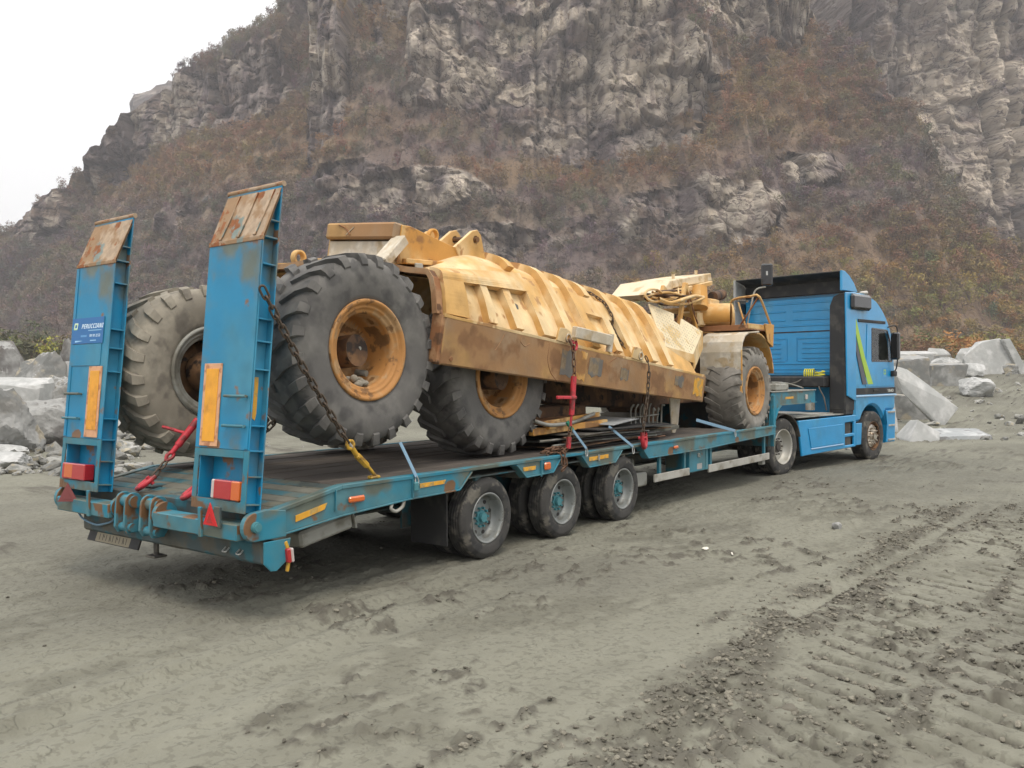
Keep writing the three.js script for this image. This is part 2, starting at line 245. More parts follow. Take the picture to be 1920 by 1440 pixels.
function groundY(x, z, cr) {
  let y = rise(x, z);
  y += (fbm(x * 0.35, z * 0.35, 1, 3) - 0.5) * 0.05 + (fbm(x * 1.6, z * 1.6, 2, 3) - 0.5) * 0.03;
  y += (fbm(x * 5, z * 11, 4, 3) - 0.5) * 0.016;
  const pm = sm(0.44, 0.6, fbm(x * 0.5 + 21, z * 0.8 + 7, 23, 3) + 0.05 * sm(0, -3, x)), sq = fbm(x * 1.1, z * 5.5, 25, 3) * 7, sf = sq - Math.floor(sq);
  y += pm * 0.016 * (sm(0.0, 0.85, sf) - sm(0.85, 1, sf)) + pm * (fbm(x * 9, z * 12, 29, 2) - 0.5) * 0.018;
  const c = cr ?? crumbs(x, z);
  y += c * ((fbm(x * 14, z * 14, 5, 2) - 0.3) * 0.085);
  // wheel tracks that lead back from the lorry and swing away
  for (const [zc, amp] of [[1.2, 0.026], [0.98, 0.016], [1.75, 0.03], [2.25, 0.018]]) {
    const cz = zc + 0.035 * Math.pow(Math.max(0, -x - 1), 1.6), t = (z - cz) / 0.12;
    if (Math.abs(t) < 3 && x < 0.3) y += -amp * Math.exp(-t * t) * sm(0.3, -1.2, x) + amp * 0.8 * Math.exp(-Math.pow(Math.abs(t) - 1.5, 2) * 3) * sm(0.3, -1.2, x) * (0.5 + vn(x * 6, z * 6, 2));
  }
  if (z > 4 && z < 5) y -= 0.02 * streak(x, z);
  if (z > 4.5) { const [g, p] = cleats(x, z); y += 0.012 * p * (0.6 + 0.8 * fbm(x * 6, z * 6, 19, 2)) - 0.024 * g; }
  return y;
}
function lines(lo, hi, d0, d1, step, grow) { const a = []; for (let v = d0; v <= d1 + 1e-6; v += step) a.push(v); let s = step, v = a[a.length - 1]; while (v < hi) { s *= grow; v += Math.min(s, 30); a.push(v); } s = step; v = a[0]; while (v > lo) { s *= grow; v -= Math.min(s, 30); a.unshift(v); } return a; }
const mudMap = colourTex(1024, 3.1, (u, v) => {
  const a = pf(u, v, 5, 81, 5), b = pf(u, v, 48, 82, 3), st = pf(u, v * 4, 4, 83, 4);
  let c = mix3([0.86, 0.85, 0.80], [1.1, 1.1, 1.08], a * 0.6 + b * 0.4);
  c = mix3(c, [0.6, 0.58, 0.55], sm(0.60, 0.68, pf(u, v, 90, 84, 3)) * 0.5);
  return c.map(k => k * 0.9 * (0.92 + 0.16 * st));
});
const mudBump = greyTex(1024, 1.7, (u, v) => 0.5 * pf(u, v, 14, 91, 5) + 0.3 * pf(u, v, 60, 92, 3) + 0.35 * sm(0.56, 0.72, pf(u, v, 26, 93, 3)));
M.mud = std({ map: mudMap, vertexColors: true, roughness: 0.93, bumpMap: mudBump, bumpScale: 0.02 });
{
  const xs = lines(-900, 1300, -5.0, 3.6, 0.03, 1.035), zs = lines(-1200, 900, 0.6, 6.5, 0.03, 1.045);
  const nx = xs.length, nz = zs.length, pos = new Float32Array(nx * nz * 3), col = new Float32Array(nx * nz * 3), uv = new Float32Array(nx * nz * 2);
  for (let j = 0; j < nz; j++) for (let i = 0; i < nx; i++) {
    const x = xs[i], z = zs[j], k = j * nx + i, near = Math.abs(x) < 60 && Math.abs(z) < 60;
    const cr = near ? crumbs(x, z) : 0;
    pos[k * 3] = x; pos[k * 3 + 1] = near ? groundY(x, z, cr) : rise(x, z) + (fbm(x * 0.1, z * 0.1, 1, 3) - 0.5) * 0.3; pos[k * 3 + 2] = z;
    const t = fbm(x * 0.5, z * 0.5, 7, 3), g = near ? fbm(x * 13, z * 13, 9, 3) : 0;
    let c = mix3([0.166, 0.162, 0.133], [0.210, 0.207, 0.168], sm(0.35, 0.65, t));
    c = mix3(c, [0.098, 0.09, 0.073], sm(0.15, 0.7, cr) * sm(0.36, 0.56, g + cr * 0.15) * 0.9);
    c = mix3(c, [0.125, 0.12, 0.094], sm(0.5, 0.66, fbm(x * 0.9 + 4, z * 1.5, 17, 4)) * sm(0.3, 0.55, near ? fbm(x * 5, z * 9, 21, 3) : 0.5) * 0.6);
    col.set(c, k * 3); uv[k * 2] = x; uv[k * 2 + 1] = z;
  }
  const idx = new Uint32Array((nx - 1) * (nz - 1) * 6); let q = 0;
  for (let j = 0; j < nz - 1; j++) for (let i = 0; i < nx - 1; i++) { const a = j * nx + i; idx[q++] = a; idx[q++] = a + nx; idx[q++] = a + 1; idx[q++] = a + 1; idx[q++] = a + nx; idx[q++] = a + nx + 1; }
  const g = new THREE.BufferGeometry(); g.setAttribute('position', new THREE.BufferAttribute(pos, 3)); g.setAttribute('color', new THREE.BufferAttribute(col, 3)); g.setAttribute('uv', new THREE.BufferAttribute(uv, 2)); g.setIndex(new THREE.BufferAttribute(idx, 1)); g.computeVertexNormals();
  const m = mesh('ground', g, M.mud); m.userData.kind = 'structure';
  console.log('ground', nx, nz);
}
// a stone cut by random planes, with a rough skin
function rockGeo(sd, sx, sy, sz, detail = 9, planes = 15, rough = 0.06, blocky = 0.5) {
  const keep = seed; seed = sd * 7919 + 13;
  const pl = []; for (let i = 0; i < planes; i++) { const v = V(rr(-1, 1), rr(-1, 1), rr(-1, 1)).normalize(); pl.push([v, rr(0.62, 0.95)]); }
  for (const a of [V(1, 0, 0), V(-1, 0, 0), V(0, 1, 0), V(0, -1, 0), V(0, 0, 1), V(0, 0, -1)]) { a.add(V(rr(-0.25, 0.25), rr(-0.25, 0.25), rr(-0.25, 0.25))).normalize(); pl.push([a, lerp(0.95, 0.66, blocky) * rr(0.92, 1.08)]); }
  const g = new THREE.IcosahedronGeometry(1, detail), p = g.attributes.position, d = V(0, 0, 0);
  for (let i = 0; i < p.count; i++) {
    d.fromBufferAttribute(p, i).normalize(); let r = 1.2;
    for (const [n, o] of pl) { const k = n.dot(d); if (k > 0.05) r = Math.min(r, o / k); }
    r *= 1 + rough * (fbm(d.x * 3 + sd, d.y * 3, d.z * 3, 4) - 0.5) * 2 + rough * 0.6 * (fbm(d.x * 9 + sd, d.y * 9, d.z * 9, 3) - 0.5);
    p.setXYZ(i, d.x * r * sx, d.y * r * sy, d.z * r * sz);
  }
  const f = flat(g); f.computeVertexNormals(); seed = keep; return cubeUV(f);
}
M.rock = std({ map: worn(2.5, [0.18, 0.183, 0.176], [[[0.30, 0.30, 0.29], 0.53, 0.1, 4, 101], [[0.22, 0.215, 0.20], 0.6, 0.08, 6, 102], [[0.30, 0.27, 0.21], 0.64, 0.06, 5, 103]]), roughness: 0.85, bumpMap: grain, bumpScale: 0.008 });
M.rockPale = std({ map: worn(2.5, [0.35, 0.355, 0.345], [[[0.44, 0.44, 0.43], 0.52, 0.1, 4, 104], [[0.40, 0.40, 0.385], 0.6, 0.08, 6, 105]]), roughness: 0.8, bumpMap: grain, bumpScale: 0.005 });
M.rockDark = std({ map: worn(2.5, [0.155, 0.15, 0.145], [[[0.28, 0.28, 0.27], 0.52, 0.1, 4, 106], [[0.13, 0.12, 0.11], 0.6, 0.08, 6, 107]]), roughness: 0.88, bumpMap: grain, bumpScale: 0.01 });
M.slate = std({ map: worn(1.8, [0.30, 0.315, 0.32], [[[0.40, 0.41, 0.41], 0.52, 0.1, 4, 108], [[0.20, 0.2, 0.2], 0.6, 0.08, 6, 109]]), roughness: 0.7, bumpMap: grain, bumpScale: 0.005 });
M.clod = std({ map: worn(0.6, [0.125, 0.114, 0.09], [[[0.18, 0.17, 0.135], 0.55, 0.1, 6, 110]]), roughness: 0.95 });
{ // loose clods of soil
  const geos = [0, 1, 2].map(i => rockGeo(200 + i, 1, 0.55, 0.8, 1, 8, 0.3, 0.2));
  const lists = [[], [], []]; let tries = 0; const m4 = new THREE.Matrix4();
  while (tries++ < 110000 && lists[0].length + lists[1].length + lists[2].length < 14000) {
    const x = rr(-5.2, 9), z = tries % 3 ? rr(3.9, 6.4) : rr(-2, 6.4), c = crumbs(x, z);
    if (rnd() > c * c * 0.6 + 0.004) continue;
    const s = 0.005 + 0.017 * Math.pow(rnd(), 3) + (rnd() < 0.012 ? 0.018 : 0);
    lists[(tries >> 2) % 3].push(new THREE.Matrix4().compose(V(x, groundY(x, z, c) + s * 0.15, z), new THREE.Quaternion().setFromEuler(new THREE.Euler(rr(-0.4, 0.4), rr(0, 6.3), rr(-0.4, 0.4))), V(s * rr(0.7, 1.5), s, s)));
  }
  lists.forEach((l, i) => { const im = new THREE.InstancedMesh(geos[i], M.clod, l.length); im.name = numbered('soil_clods'); l.forEach((m, k) => { im.setMatrixAt(k, m); const t = rr(0.55, 1.5); im.setColorAt(k, lin(t, t, t)); }); im.castShadow = im.receiveShadow = true; scene.add(im); tag(im, ['dark crumbs of loose soil strewn along the machine tracks', 'dark loose soil crumbs scattered over the mud', 'flat dark soil flakes scattered over the mud'][i], 'soil', 'loose soil on the mud', 'stuff'); });
}

// ------------------------------------------------------------------ mountain
const base0 = (a) => 340 + 0.6 * Math.max(0, -80 - a) - clamp(a, 0, 150) * 0.2;
const table = (t, a) => { if (a <= t[0][0]) return t[0][1]; for (let i = 1; i < t.length; i++) if (a <= t[i][0]) return lerp(t[i - 1][1], t[i][1], (a - t[i - 1][0]) / (t[i][0] - t[i - 1][0])); return t[t.length - 1][1]; };
const ridge1 = [[-900, 12], [-600, 30], [-400, 66], [-320, 96], [-290, 116], [-262, 142], [-244, 162], [-226, 182], [-208, 196], [-180, 206], [-150, 218], [-128, 242], [-100, 268], [-60, 298], [40, 330], [110, 295], [146, 208], [173, 160], [186, 128], [199, 72], [212, 48], [260, 34], [330, 20], [500, 6]];
const ridge3 = [[-1200, 10], [-800, 60], [-677, 130], [-571, 240], [-522, 340], [-480, 412], [-430, 442], [-339, 478], [-275, 515], [60, 570]];
const cliffs1 = [[-96, 159, 10, 29], [3, 161, 44, 28], [64, 141, 28, 20], [79, 181, 70, 11], [-45, 86, 30, 8], [79, 71, 30, 10], [133, 91, 9, 7], [-154, 170, 19, 19], [-212, 171, 30, 20], [-250, 154, 21, 21], [43, 113, 33, 9], [-72, 205, 24, 10], [-78, 97, 15, 6], [20, 215, 80, 14], [-300, 100, 20, 14], [-20, 60, 22, 6]];
const pale1 = [[2, 163, 40, 26], [64, 141, 24, 16], [79, 184, 60, 9], [-45, 86, 26, 7], [82, 70, 26, 9], [-96, 165, 8, 26], [133, 91, 9, 7], [43, 113, 20, 6], [20, 205, 60, 10], [285, 150, 50, 60], [330, 220, 50, 50]];
const orange1 = [[-159, 122, 72, 15], [-71, 188, 38, 9], [151, 31, 60, 20], [117, 130, 40, 20], [140, 170, 14, 30], [30, 96, 50, 7]];
const ridge2 = [[0, 20], [90, 120], [140, 330], [260, 420], [700, 420]];
const cliffs2 = [[285, 150, 60, 70], [215, 230, 50, 40], [330, 220, 60, 60], [240, 100, 30, 25]];
const blob = (l, a, h, soft = 1) => { let s = 0; for (const [x, y, w, v] of l) { const k = Math.pow((a - x) / w, 2) + Math.pow((h - y) / v, 2); if (k < 6) s = Math.max(s, Math.exp(-k * k * 0.25 * soft)); } return s; };
function cliffness(l, a, h) {
  const n = fbm(a / 26, h / 15, 2, 4), f = fbm(a / 7, h / 16, 5, 3);
  return sm(0.5, 0.62, blob(l, a, h) * 0.85 + (n - 0.5) * 0.95 + (f - 0.5) * 0.7 + 0.17);
}
M.cliff = std({ map: colourTex(1024, 56, (u, v) => {
  const bl = pf(u, v, 9, 122, 5), c1 = Math.abs(pf(u, v, 12, 125, 4) - 0.5), c2 = Math.abs(pf(u * 0.5, v, 20, 127, 4) - 0.5), st = pf(u, v * 0.3, 20, 121, 4);
  let c = mix3([0.80, 0.79, 0.78], [1.16, 1.13, 1.06], bl);
  c = mix3(c, [0.45, 0.40, 0.41], sm(0.60, 0.70, st) * 0.6);
  c = mix3(c, [0.30, 0.27, 0.28], Math.max(sm(0.022, 0.006, c1), sm(0.018, 0.005, c2) * 0.9));
  return c.map(k => k * 0.86);
}), vertexColors: true, roughness: 0.95, bumpMap: greyTex(1024, 40, (u, v) => 0.5 * pf(u, v, 10, 131, 5) + 0.5 * pf(u, v * 0.5, 40, 132, 4)), bumpScale: 1.6 });
function slabs(a, h, w, t, sd) { // broken rock plates: [how far the plate stands out, distance to the nearest joint]
  const x = a / w, y = h / t, xi = Math.floor(x), yi = Math.floor(y); let f1 = 9, f2 = 9, ci = 0, cj = 0, px = 0, py = 0;
  for (let j = -1; j <= 1; j++) for (let i = -1; i <= 1; i++) { const u = xi + i + 0.15 + 0.7 * h3(xi + i, yi + j, sd), v = yi + j + 0.15 + 0.7 * h3(xi + i, yi + j, sd + 1), d = Math.max(Math.abs(u - x), Math.abs(v - y)) * 0.6 + Math.hypot(u - x, v - y) * 0.4; if (d < f1) { f2 = f1; f1 = d; ci = xi + i; cj = yi + j; px = x - u; py = y - v; } else if (d < f2) f2 = d; }
  return [(h3(ci, cj, sd + 2) - 0.5) + px * (h3(ci, cj, sd + 3) - 0.5) * 0.9 + py * (h3(ci, cj, sd + 4) - 0.6) * 0.8, f2 - f1];
}
const treeSpots = [];
function mountain(name, a0, a1, hTop, da, dh, ridge, cliffs, orange, base, steep, treeKeep) {
  const na = Math.round((a1 - a0) / da) + 1, nh = Math.round(hTop / dh) + 1, cap = 8, rows = nh + cap;
  const pos = new Float32Array(na * rows * 3), col = new Float32Array(na * rows * 3), uv = new Float32Array(na * rows * 2);
  for (let i = 0; i < na; i++) {
    const a = a0 + i * da, hm = table(ridge, a) + (fbm(a / 22, 3, 9, 4) - 0.5) * 18 + (fbm(a / 5, 7, 9, 3) - 0.5) * 7; let d = base(a), c = 0;
    for (let j = 0; j < rows; j++) {
      const k = j * na + i; let h;
      if (j < nh) {
        h = Math.max(0, hm) * j / (nh - 1); c = cliffness(cliffs, a, h); const low = sm(30, 0, h);
        d += Math.max(0, hm) / (nh - 1) * lerp(steep * (1 + 0.5 * low), 0.16, c);
      } else { h = hm + (fbm(a / 12, j, 3, 3) - 0.5) * 5; d += 14 * (j - nh + 1); c = 0; }
      const g = sm(0, 40, h);
      let dd = d + g * ((fbm(a / 55, h / 60, 4, 4) - 0.5) * 56 + (fbm(a / 13, h / 22, 6, 3) - 0.5) * 13);
      const w1 = slabs(a + 6 * fbm(a / 9, h / 9, 31, 2), h + 5 * fbm(a / 8, h / 8, 33, 2), 22, 24, 1), w2 = slabs(a, h + 2 * fbm(a / 4, h / 4, 35, 2), 7, 7.5, 7), crack = Math.max(sm(0.10, 0.02, w1[1]), 0.7 * sm(0.12, 0.03, w2[1]));
      dd += c * (w1[0] * 12 + w2[0] * 3.6 + crack * 2.2 + (fbm(a / 2.6, h / 2.2, 15, 2) - 0.5) * 1.2);
      const x = -6.57 + dd * FX + a * RX, z = 6.61 + dd * FZ + a * RZ;
      pos[k * 3] = x; pos[k * 3 + 1] = h + 2; pos[k * 3 + 2] = z; uv[k * 2] = a; uv[k * 2 + 1] = h;
      const o = blob(orange, a, h, 0.5), n = fbm(a / 30, h / 12, 16, 4), nf = fbm(a / 4, h / 4, 18, 3);
      let v = mix3([0.16, 0.122, 0.117], [0.19, 0.147, 0.108], sm(0.35, 0.65, n)); v = mix3(v, [0.22, 0.145, 0.075], o * 0.7); v = v.map(q => q * (0.7 + 0.6 * nf));
      let r = mix3([0.245, 0.205, 0.193], [0.41, 0.36, 0.31], sm(0.35, 0.65, fbm(a / 18, h / 18, 20, 4)));
      r = mix3(r, [0.14, 0.108, 0.112], sm(0.53, 0.61, fbm(a / 7, h / 38, 22, 4)) * 0.85);
      r = mix3(r, [0.18, 0.13, 0.10], sm(0.57, 0.66, fbm(a / 9, h / 5, 24, 4)) * 0.8);
      const pz = blob(pale1, a, h) * sm(0.36, 0.52, fbm(a / 16, h / 11, 26, 4)); r = mix3(r, [0.57, 0.50, 0.415].map(q => q * (0.8 + 0.4 * fbm(a / 7, h / 5, 27, 3))), pz * 0.9);
      r = r.map(q => q * (0.82 + 0.36 * h3(Math.floor(a / 5.5), Math.floor(h / 6.5), 3))); r = mix3(r, [0.10, 0.082, 0.08], crack * 0.6);
      col.set(mix3(v, r, sm(0.3, 0.75, c)), k * 3);
      if (j < nh && treeKeep && rnd() < treeKeep * (c > 0.5 ? 0.05 : c > 0.2 ? 0.5 : 1) * (0.6 + 0.8 * sm(0.35, 0.6, fbm(a / 20, h / 20, 28, 3)))) treeSpots.push([x, h + 2, z, a, h, o, n, c]);
    }
  }
  const idx = []; for (let j = 0; j < rows - 1; j++) for (let i = 0; i < na - 1; i++) { const p = j * na + i; idx.push(p, p + 1, p + na, p + 1, p + na + 1, p + na); }
  const g = new THREE.BufferGeometry(); g.setAttribute('position', new THREE.BufferAttribute(pos, 3)); g.setAttribute('color', new THREE.BufferAttribute(col, 3)); g.setAttribute('uv', new THREE.BufferAttribute(uv, 2)); g.setIndex(idx); const gf = g.toNonIndexed(); gf.computeVertexNormals();
  const m = mesh(name, gf, M.cliff); m.userData.kind = 'structure'; console.log(name, na, rows, treeSpots.length); return m;
}
mountain('mountain', -640, 400, 330, 1.4, 1.35, ridge1, cliffs1, orange1, base0, 0.78, 0.115);
mountain('mountain_001', 60, 520, 420, 1.7, 1.7, ridge2, cliffs2, [[150, 60, 60, 40]], (a) => 470 - 0.1 * a, 0.75, 0.14);
mountain('mountain_002', -1150, 0, 600, 5, 5, ridge3, [[-560, 380, 60, 60], [-430, 440, 90, 40]], [], (a) => 1000, 0.5, 0.5);
// bare autumn scrub and woods that cover the slopes
function scrubGeo(sd, leafs, w, h, size) {
  const keep = seed; seed = sd; const pos = [];
  const lobes = []; for (let i = 0; i < 7; i++) lobes.push([rr(-0.6, 0.6), rr(0.35, 0.95), rr(-0.6, 0.6), rr(0.28, 0.5)]);
  for (let i = 0; i < leafs; i++) {
    const l = lobes[i % 7], v = V(rr(-1, 1), rr(-1, 1), rr(-1, 1)).normalize().multiplyScalar(l[3] * Math.pow(rnd(), 0.4));
    const c = V((l[0] + v.x) * w, (l[1] + v.y * 0.8) * h, (l[2] + v.z) * w), e1 = V(rr(-1, 1), rr(-1, 1), rr(-1, 1)).normalize().multiplyScalar(size * rr(0.5, 1.3)), e2 = V(rr(-1, 1), rr(-0.4, 1), rr(-1, 1)).normalize().multiplyScalar(size * rr(0.5, 1.3));
    pos.push(c.x, c.y, c.z, c.x + e1.x, c.y + e1.y, c.z + e1.z, c.x + e2.x, c.y + e2.y, c.z + e2.z);
  }
  for (let i = 0; i < 4; i++) { const t = rr(0, 6.3), b = V(Math.cos(t) * 0.05 * w, 0, Math.sin(t) * 0.05 * w), e = V(Math.cos(t) * 0.4 * w, h * 0.7, Math.sin(t) * 0.4 * w), s = 0.07 * h * 0.5; pos.push(b.x - s, b.y, b.z, b.x + s, b.y, b.z, e.x, e.y, e.z, b.x, b.y, b.z - s, b.x, b.y, b.z + s, e.x, e.y, e.z); }
  const g = new THREE.BufferGeometry(); g.setAttribute('position', new THREE.Float32BufferAttribute(pos, 3)); g.computeVertexNormals(); seed = keep; return g;
}
M.scrub = std({ color: 0xffffff, roughness: 1, side: THREE.DoubleSide });
{
  const geos = [scrubGeo(31, 190, 0.62, 1, 0.12), scrubGeo(32, 210, 0.75, 0.8, 0.12), scrubGeo(33, 190, 0.5, 1.1, 0.115)], lists = [[], [], []];
  for (const [x, y, z, a, h, o, n, c] of treeSpots) {
    const s = (c > 0.4 ? 3.2 : 5.2) * rr(0.55, 1.4); const k = (Math.abs(Math.floor(a * 7.3 + h * 3.1))) % 3;
    let col = mix3([0.175, 0.138, 0.13], [0.205, 0.16, 0.115], clamp(sm(0.35, 0.65, n) + rr(-0.2, 0.2), 0, 1));
    col = mix3(col, [0.275, 0.17, 0.078], clamp(o * 1.0 + rr(-0.2, 0.1), 0, 1)); if (rnd() < 0.03) col = [0.15, 0.145, 0.09];
    if (h < 62 && a > 50 && rnd() < 0.65 * sm(62, 25, h)) col = mix3([0.32, 0.21, 0.06], [0.22, 0.205, 0.075], rnd());
    lists[k].push([x, y - 0.4, z, s, col.map(q => q * rr(0.8, 1.15))]);
  }
  for (let i = 0; i < 900; i++) { // the wood at the foot of the slope
    const right = i < 620, a = right ? rr(50, 250) : rr(-190, -60), d = right ? rr(215, 330) : rr(150, 260), x = -6.57 + d * FX + a * RX, z = 6.61 + d * FZ + a * RZ, s = right ? rr(4, 8) : rr(4, 7);
    const t = rnd(); const col = right ? (t < 0.45 ? [0.30, 0.19, 0.05] : t < 0.75 ? [0.19, 0.17, 0.065] : [0.2, 0.115, 0.06]) : (t < 0.2 ? [0.30, 0.29, 0.05] : t < 0.7 ? [0.10, 0.115, 0.055] : [0.15, 0.12, 0.07]);
    lists[i % 3].push([x, rise(x, z) - 0.3, z, s, col.map(q => q * rr(0.7, 1.25))]);
  }
  lists.forEach((l, i) => {
    const im = new THREE.InstancedMesh(geos[i], M.scrub, l.length), m4 = new THREE.Matrix4(), q = new THREE.Quaternion(); im.name = numbered('hillside_scrub');
    l.forEach(([x, y, z, s, c], k) => { q.setFromAxisAngle(V(0, 1, 0), rr(0, 6.3)); im.setMatrixAt(k, m4.compose(V(x, y, z), q, V(s * rr(0.8, 1.3), s * rr(0.8, 1.2), s * rr(0.8, 1.3)))); im.setColorAt(k, lin(...c)); });
    im.castShadow = im.receiveShadow = true; scene.add(im);
    tag(im, ['bare brown and orange scrub growing all over the mountainside', 'low wide brown bushes growing all over the mountainside', 'tall narrow brown trees growing all over the mountainside'][i], 'scrub', 'autumn scrub on the mountain', 'stuff');
  });
  console.log('scrub', lists.map(l => l.length));
}

// ------------------------------------------------------------------ low loader trailer (x forward, z to the right, origin on the ground under its rear axle)
const geoCache = {};
const cached = (k, f) => geoCache[k] ?? (geoCache[k] = f());
function tyreProfile(R, w, r, grooves) {
  const p = [[r - 0.012, -0.045], [r, -0.012], [r + (R - r) * 0.25, 0.0], [r + (R - r) * 0.62, 0.004], [R - 0.045, -0.004], [R - 0.016, -0.02], [R - 0.003, -0.034]];
  for (let i = 0; i < grooves; i++) { const z = -0.034 - (w - 0.068) * (i + 1) / (grooves + 1); p.push([R, z + 0.008], [R - 0.012, z + 0.006], [R - 0.012, z - 0.006], [R, z - 0.008]); }
  p.push([R - 0.003, -w + 0.034], [R - 0.016, -w + 0.02], [R - 0.045, -w + 0.004], [r + (R - r) * 0.5, -w], [r, -w + 0.012], [r - 0.012, -w + 0.045]);
  return p;
}
function roadWheel(parent, x, y, z, side, o) { // z is the outer face; side +1 faces right
  const g = part('wheel', parent, x, y, z); if (side < 0) g.rotation.y = Math.PI;
  const k = o.key, R = o.R, r = o.r, w = o.w;
  mesh('tyre', cached(k + 't', () => new MB().lathe(tyreProfile(R, w, r, 4), 56).geo()), o.tyre || M.tyre, g);
  mesh('rim', cached(k + 'r', () => new MB().lathe([[r + 0.004, -0.02], [r + 0.006, -0.006], [r - 0.004, -0.002], [r - 0.016, -0.012], [r - 0.024, -0.04], [r - 0.026, -0.09], [r - 0.05, -0.125], [r - 0.065, -o.dish]], 48).geo()), o.rim || M.steelRim, g);
  const disc = new MB().lathe([[r - 0.06, -o.dish + 0.005], [r - 0.10, -o.dish + 0.012], [o.hub, -o.dish + 0.02], [0.001, -o.dish + 0.02]], 40);
  mesh('disc', cached(k + 'd', () => disc.geo()), o.disc || M.steelRim, g);
  if (o.holes && side > 0 && z > 1.2) for (let i = 0; i < 8; i++) { const t = i * Math.PI / 4 + 0.3, q = r - 0.085; new MB().cyl(V(Math.cos(t) * q, Math.sin(t) * q, -o.dish - 0.01), V(Math.cos(t) * q, Math.sin(t) * q, -o.dish + 0.018), 0.02, 0.02, 12).build('dark_hole_disc', M.black, g); }  // solid black discs, painted shade in place of open hand holes
  mesh('hub', cached(k + 'u', () => { const b = new MB(); b.cyl(V(0, 0, -o.dish), V(0, 0, -o.dish + o.hubL), o.hub, o.hub * 0.92, 8); b.cyl(V(0, 0, -o.dish), V(0, 0, -o.dish + 0.035), o.hub * 1.35, o.hub * 1.35, 24); for (let i = 0; i < 10; i++) { const t = i * Math.PI / 5; b.cyl(V(Math.cos(t) * o.hub * 1.75, Math.sin(t) * o.hub * 1.75, -o.dish), V(Math.cos(t) * o.hub * 1.75, Math.sin(t) * o.hub * 1.75, -o.dish + 0.05), 0.012, 0.012, 6); } return b.geo(); }), o.hubMat || M.teal, g);
  return g;
}
const trailer = thing('low_loader_trailer', 'blue three-axle low loader trailer with two raised loading ramps, carrying the dump truck', 'trailer');
const WT = { key: 'tw', R: 0.395, r: 0.241, w: 0.225, dish: 0.125, hub: 0.052, hubL: 0.07, holes: true };
for (const s of [1, -1]) for (let i = 0; i < 3; i++) { roadWheel(trailer, i * 1.31, 0.395, s * 1.347, s, WT); roadWheel(trailer, i * 1.31, 0.395, s * 1.062, s, WT); }
for (let i = 0; i < 3; i++) new MB().cyl(V(i * 1.31, 0.395, -0.95), V(i * 1.31, 0.395, 0.95), 0.075).box(i * 1.31 - 0.08, i * 1.31 + 0.35, 0.4, 0.6, -0.62, -0.5).box(i * 1.31 - 0.08, i * 1.31 + 0.35, 0.4, 0.6, 0.5, 0.62).build('axle', M.trailerDark, trailer);
{ // chassis below the deck
  const b = new MB();
  for (const s of [-1, 1]) { b.box(-2.45, 7.7, 0.82, 0.84, s * 0.5 - 0.08, s * 0.5 + 0.08).box(-2.0, 7.7, 0.50, 0.82, s * 0.5 - 0.012, s * 0.5 + 0.012).box(-2.0, 7.7, 0.48, 0.50, s * 0.5 - 0.08, s * 0.5 + 0.08); }
  for (let x = -2.2; x < 7.6; x += 0.7) b.box(x - 0.04, x + 0.04, 0.72, 0.82, -1.3, 1.3);
  b.build('chassis_beam', M.trailerDark, trailer);
}
for (const q of [-1, 1]) { new MB().box(-0.5, 3.2, 0.3, 0.78, q * 0.64, q * 0.67, 0.004).build('added_shade_plate', M.trailerDark, trailer); new MB().box(-0.42, 3.1, 0.80, 0.815, q * 0.75, q * 1.33, 0.003).build('added_shade_cover', M.trailerDark, trailer); }  // plates and covers added to darken the ground under the trailer
new MB().box(3.4, 6.9, 0.42, 0.8, -1.2, -0.62, 0.02).build('added_shade_box', M.trailerDark, trailer);  // box added to block light coming in from the far side
new MB().box(-2.0, -0.6, 0.42, 0.76, -1.2, -0.6, 0.02).build('added_shade_box', M.trailerDark, trailer);  // another added light blocker, behind the rear overhang
const zS = 1.375;
function sideBeam(s) { // s = +1 right
  const zo = s * zS, zi = s * (zS - 0.012), P = (pts) => new MB().prism(pts, zi, zo, 0.003);
  const secs = [
    [[-2.5, 0.615], [-1.9, 0.68], [-1.16, 0.72], [-0.47, 0.729], [-0.3, 0.88], [-1.9, 0.905], [-2.5, 0.80]],
    [[0.573, 0.742], [1.06, 0.752], [1.2, 0.88], [0.43, 0.88]], [[1.777, 0.739], [2.357, 0.75], [2.51, 0.88], [1.64, 0.88]],
    [[3.175, 0.73], [4.91, 0.728], [6.06, 0.757], [7.6, 0.782], [7.6, 0.88], [3.02, 0.88]]];
  const lip = [[[-2.5, 0.615], [-1.9, 0.68], [-1.16, 0.72], [-0.47, 0.729], [-0.29, 0.88]], [[0.41, 0.88], [0.573, 0.742], [1.06, 0.752], [1.2, 0.88]], [[1.62, 0.88], [1.777, 0.739], [2.357, 0.75], [2.52, 0.88]], [[3.0, 0.88], [3.175, 0.73], [4.91, 0.728], [6.06, 0.757], [7.6, 0.782]]];
  secs.forEach((p, i) => {
    const m = P(p).build('side_panel', M.trailer, trailer); const f = new MB(), l = lip[i];
    for (let k = 1; k < l.length; k++) f.bar(V(l[k - 1][0], l[k - 1][1] - 0.006, s * (zS - 0.035)), V(l[k][0], l[k][1] - 0.006, s * (zS - 0.035)), 0.014, 0.1, 0.003);
    f.build('flange', M.trailer, m);
    for (const x of [[-1.97, -1.1], [0.83], [], []][i]) new MB().box(x - 0.006, x + 0.006, 0.72, 0.885, s * zS, s * (zS + 0.022), 0.002).build('stiffener', M.trailer, m);
  });
  const b = new MB(); b.bar(V(-1.9, 0.9, s * 1.345), V(7.62, 0.897, s * 1.345), 0.036, 0.085, 0.006); b.bar(V(-2.62, 0.772, s * 1.345), V(-1.9, 0.9, s * 1.345), 0.036, 0.085, 0.006); b.build('edge_rail', M.trailer, trailer);
}
sideBeam(1); sideBeam(-1);
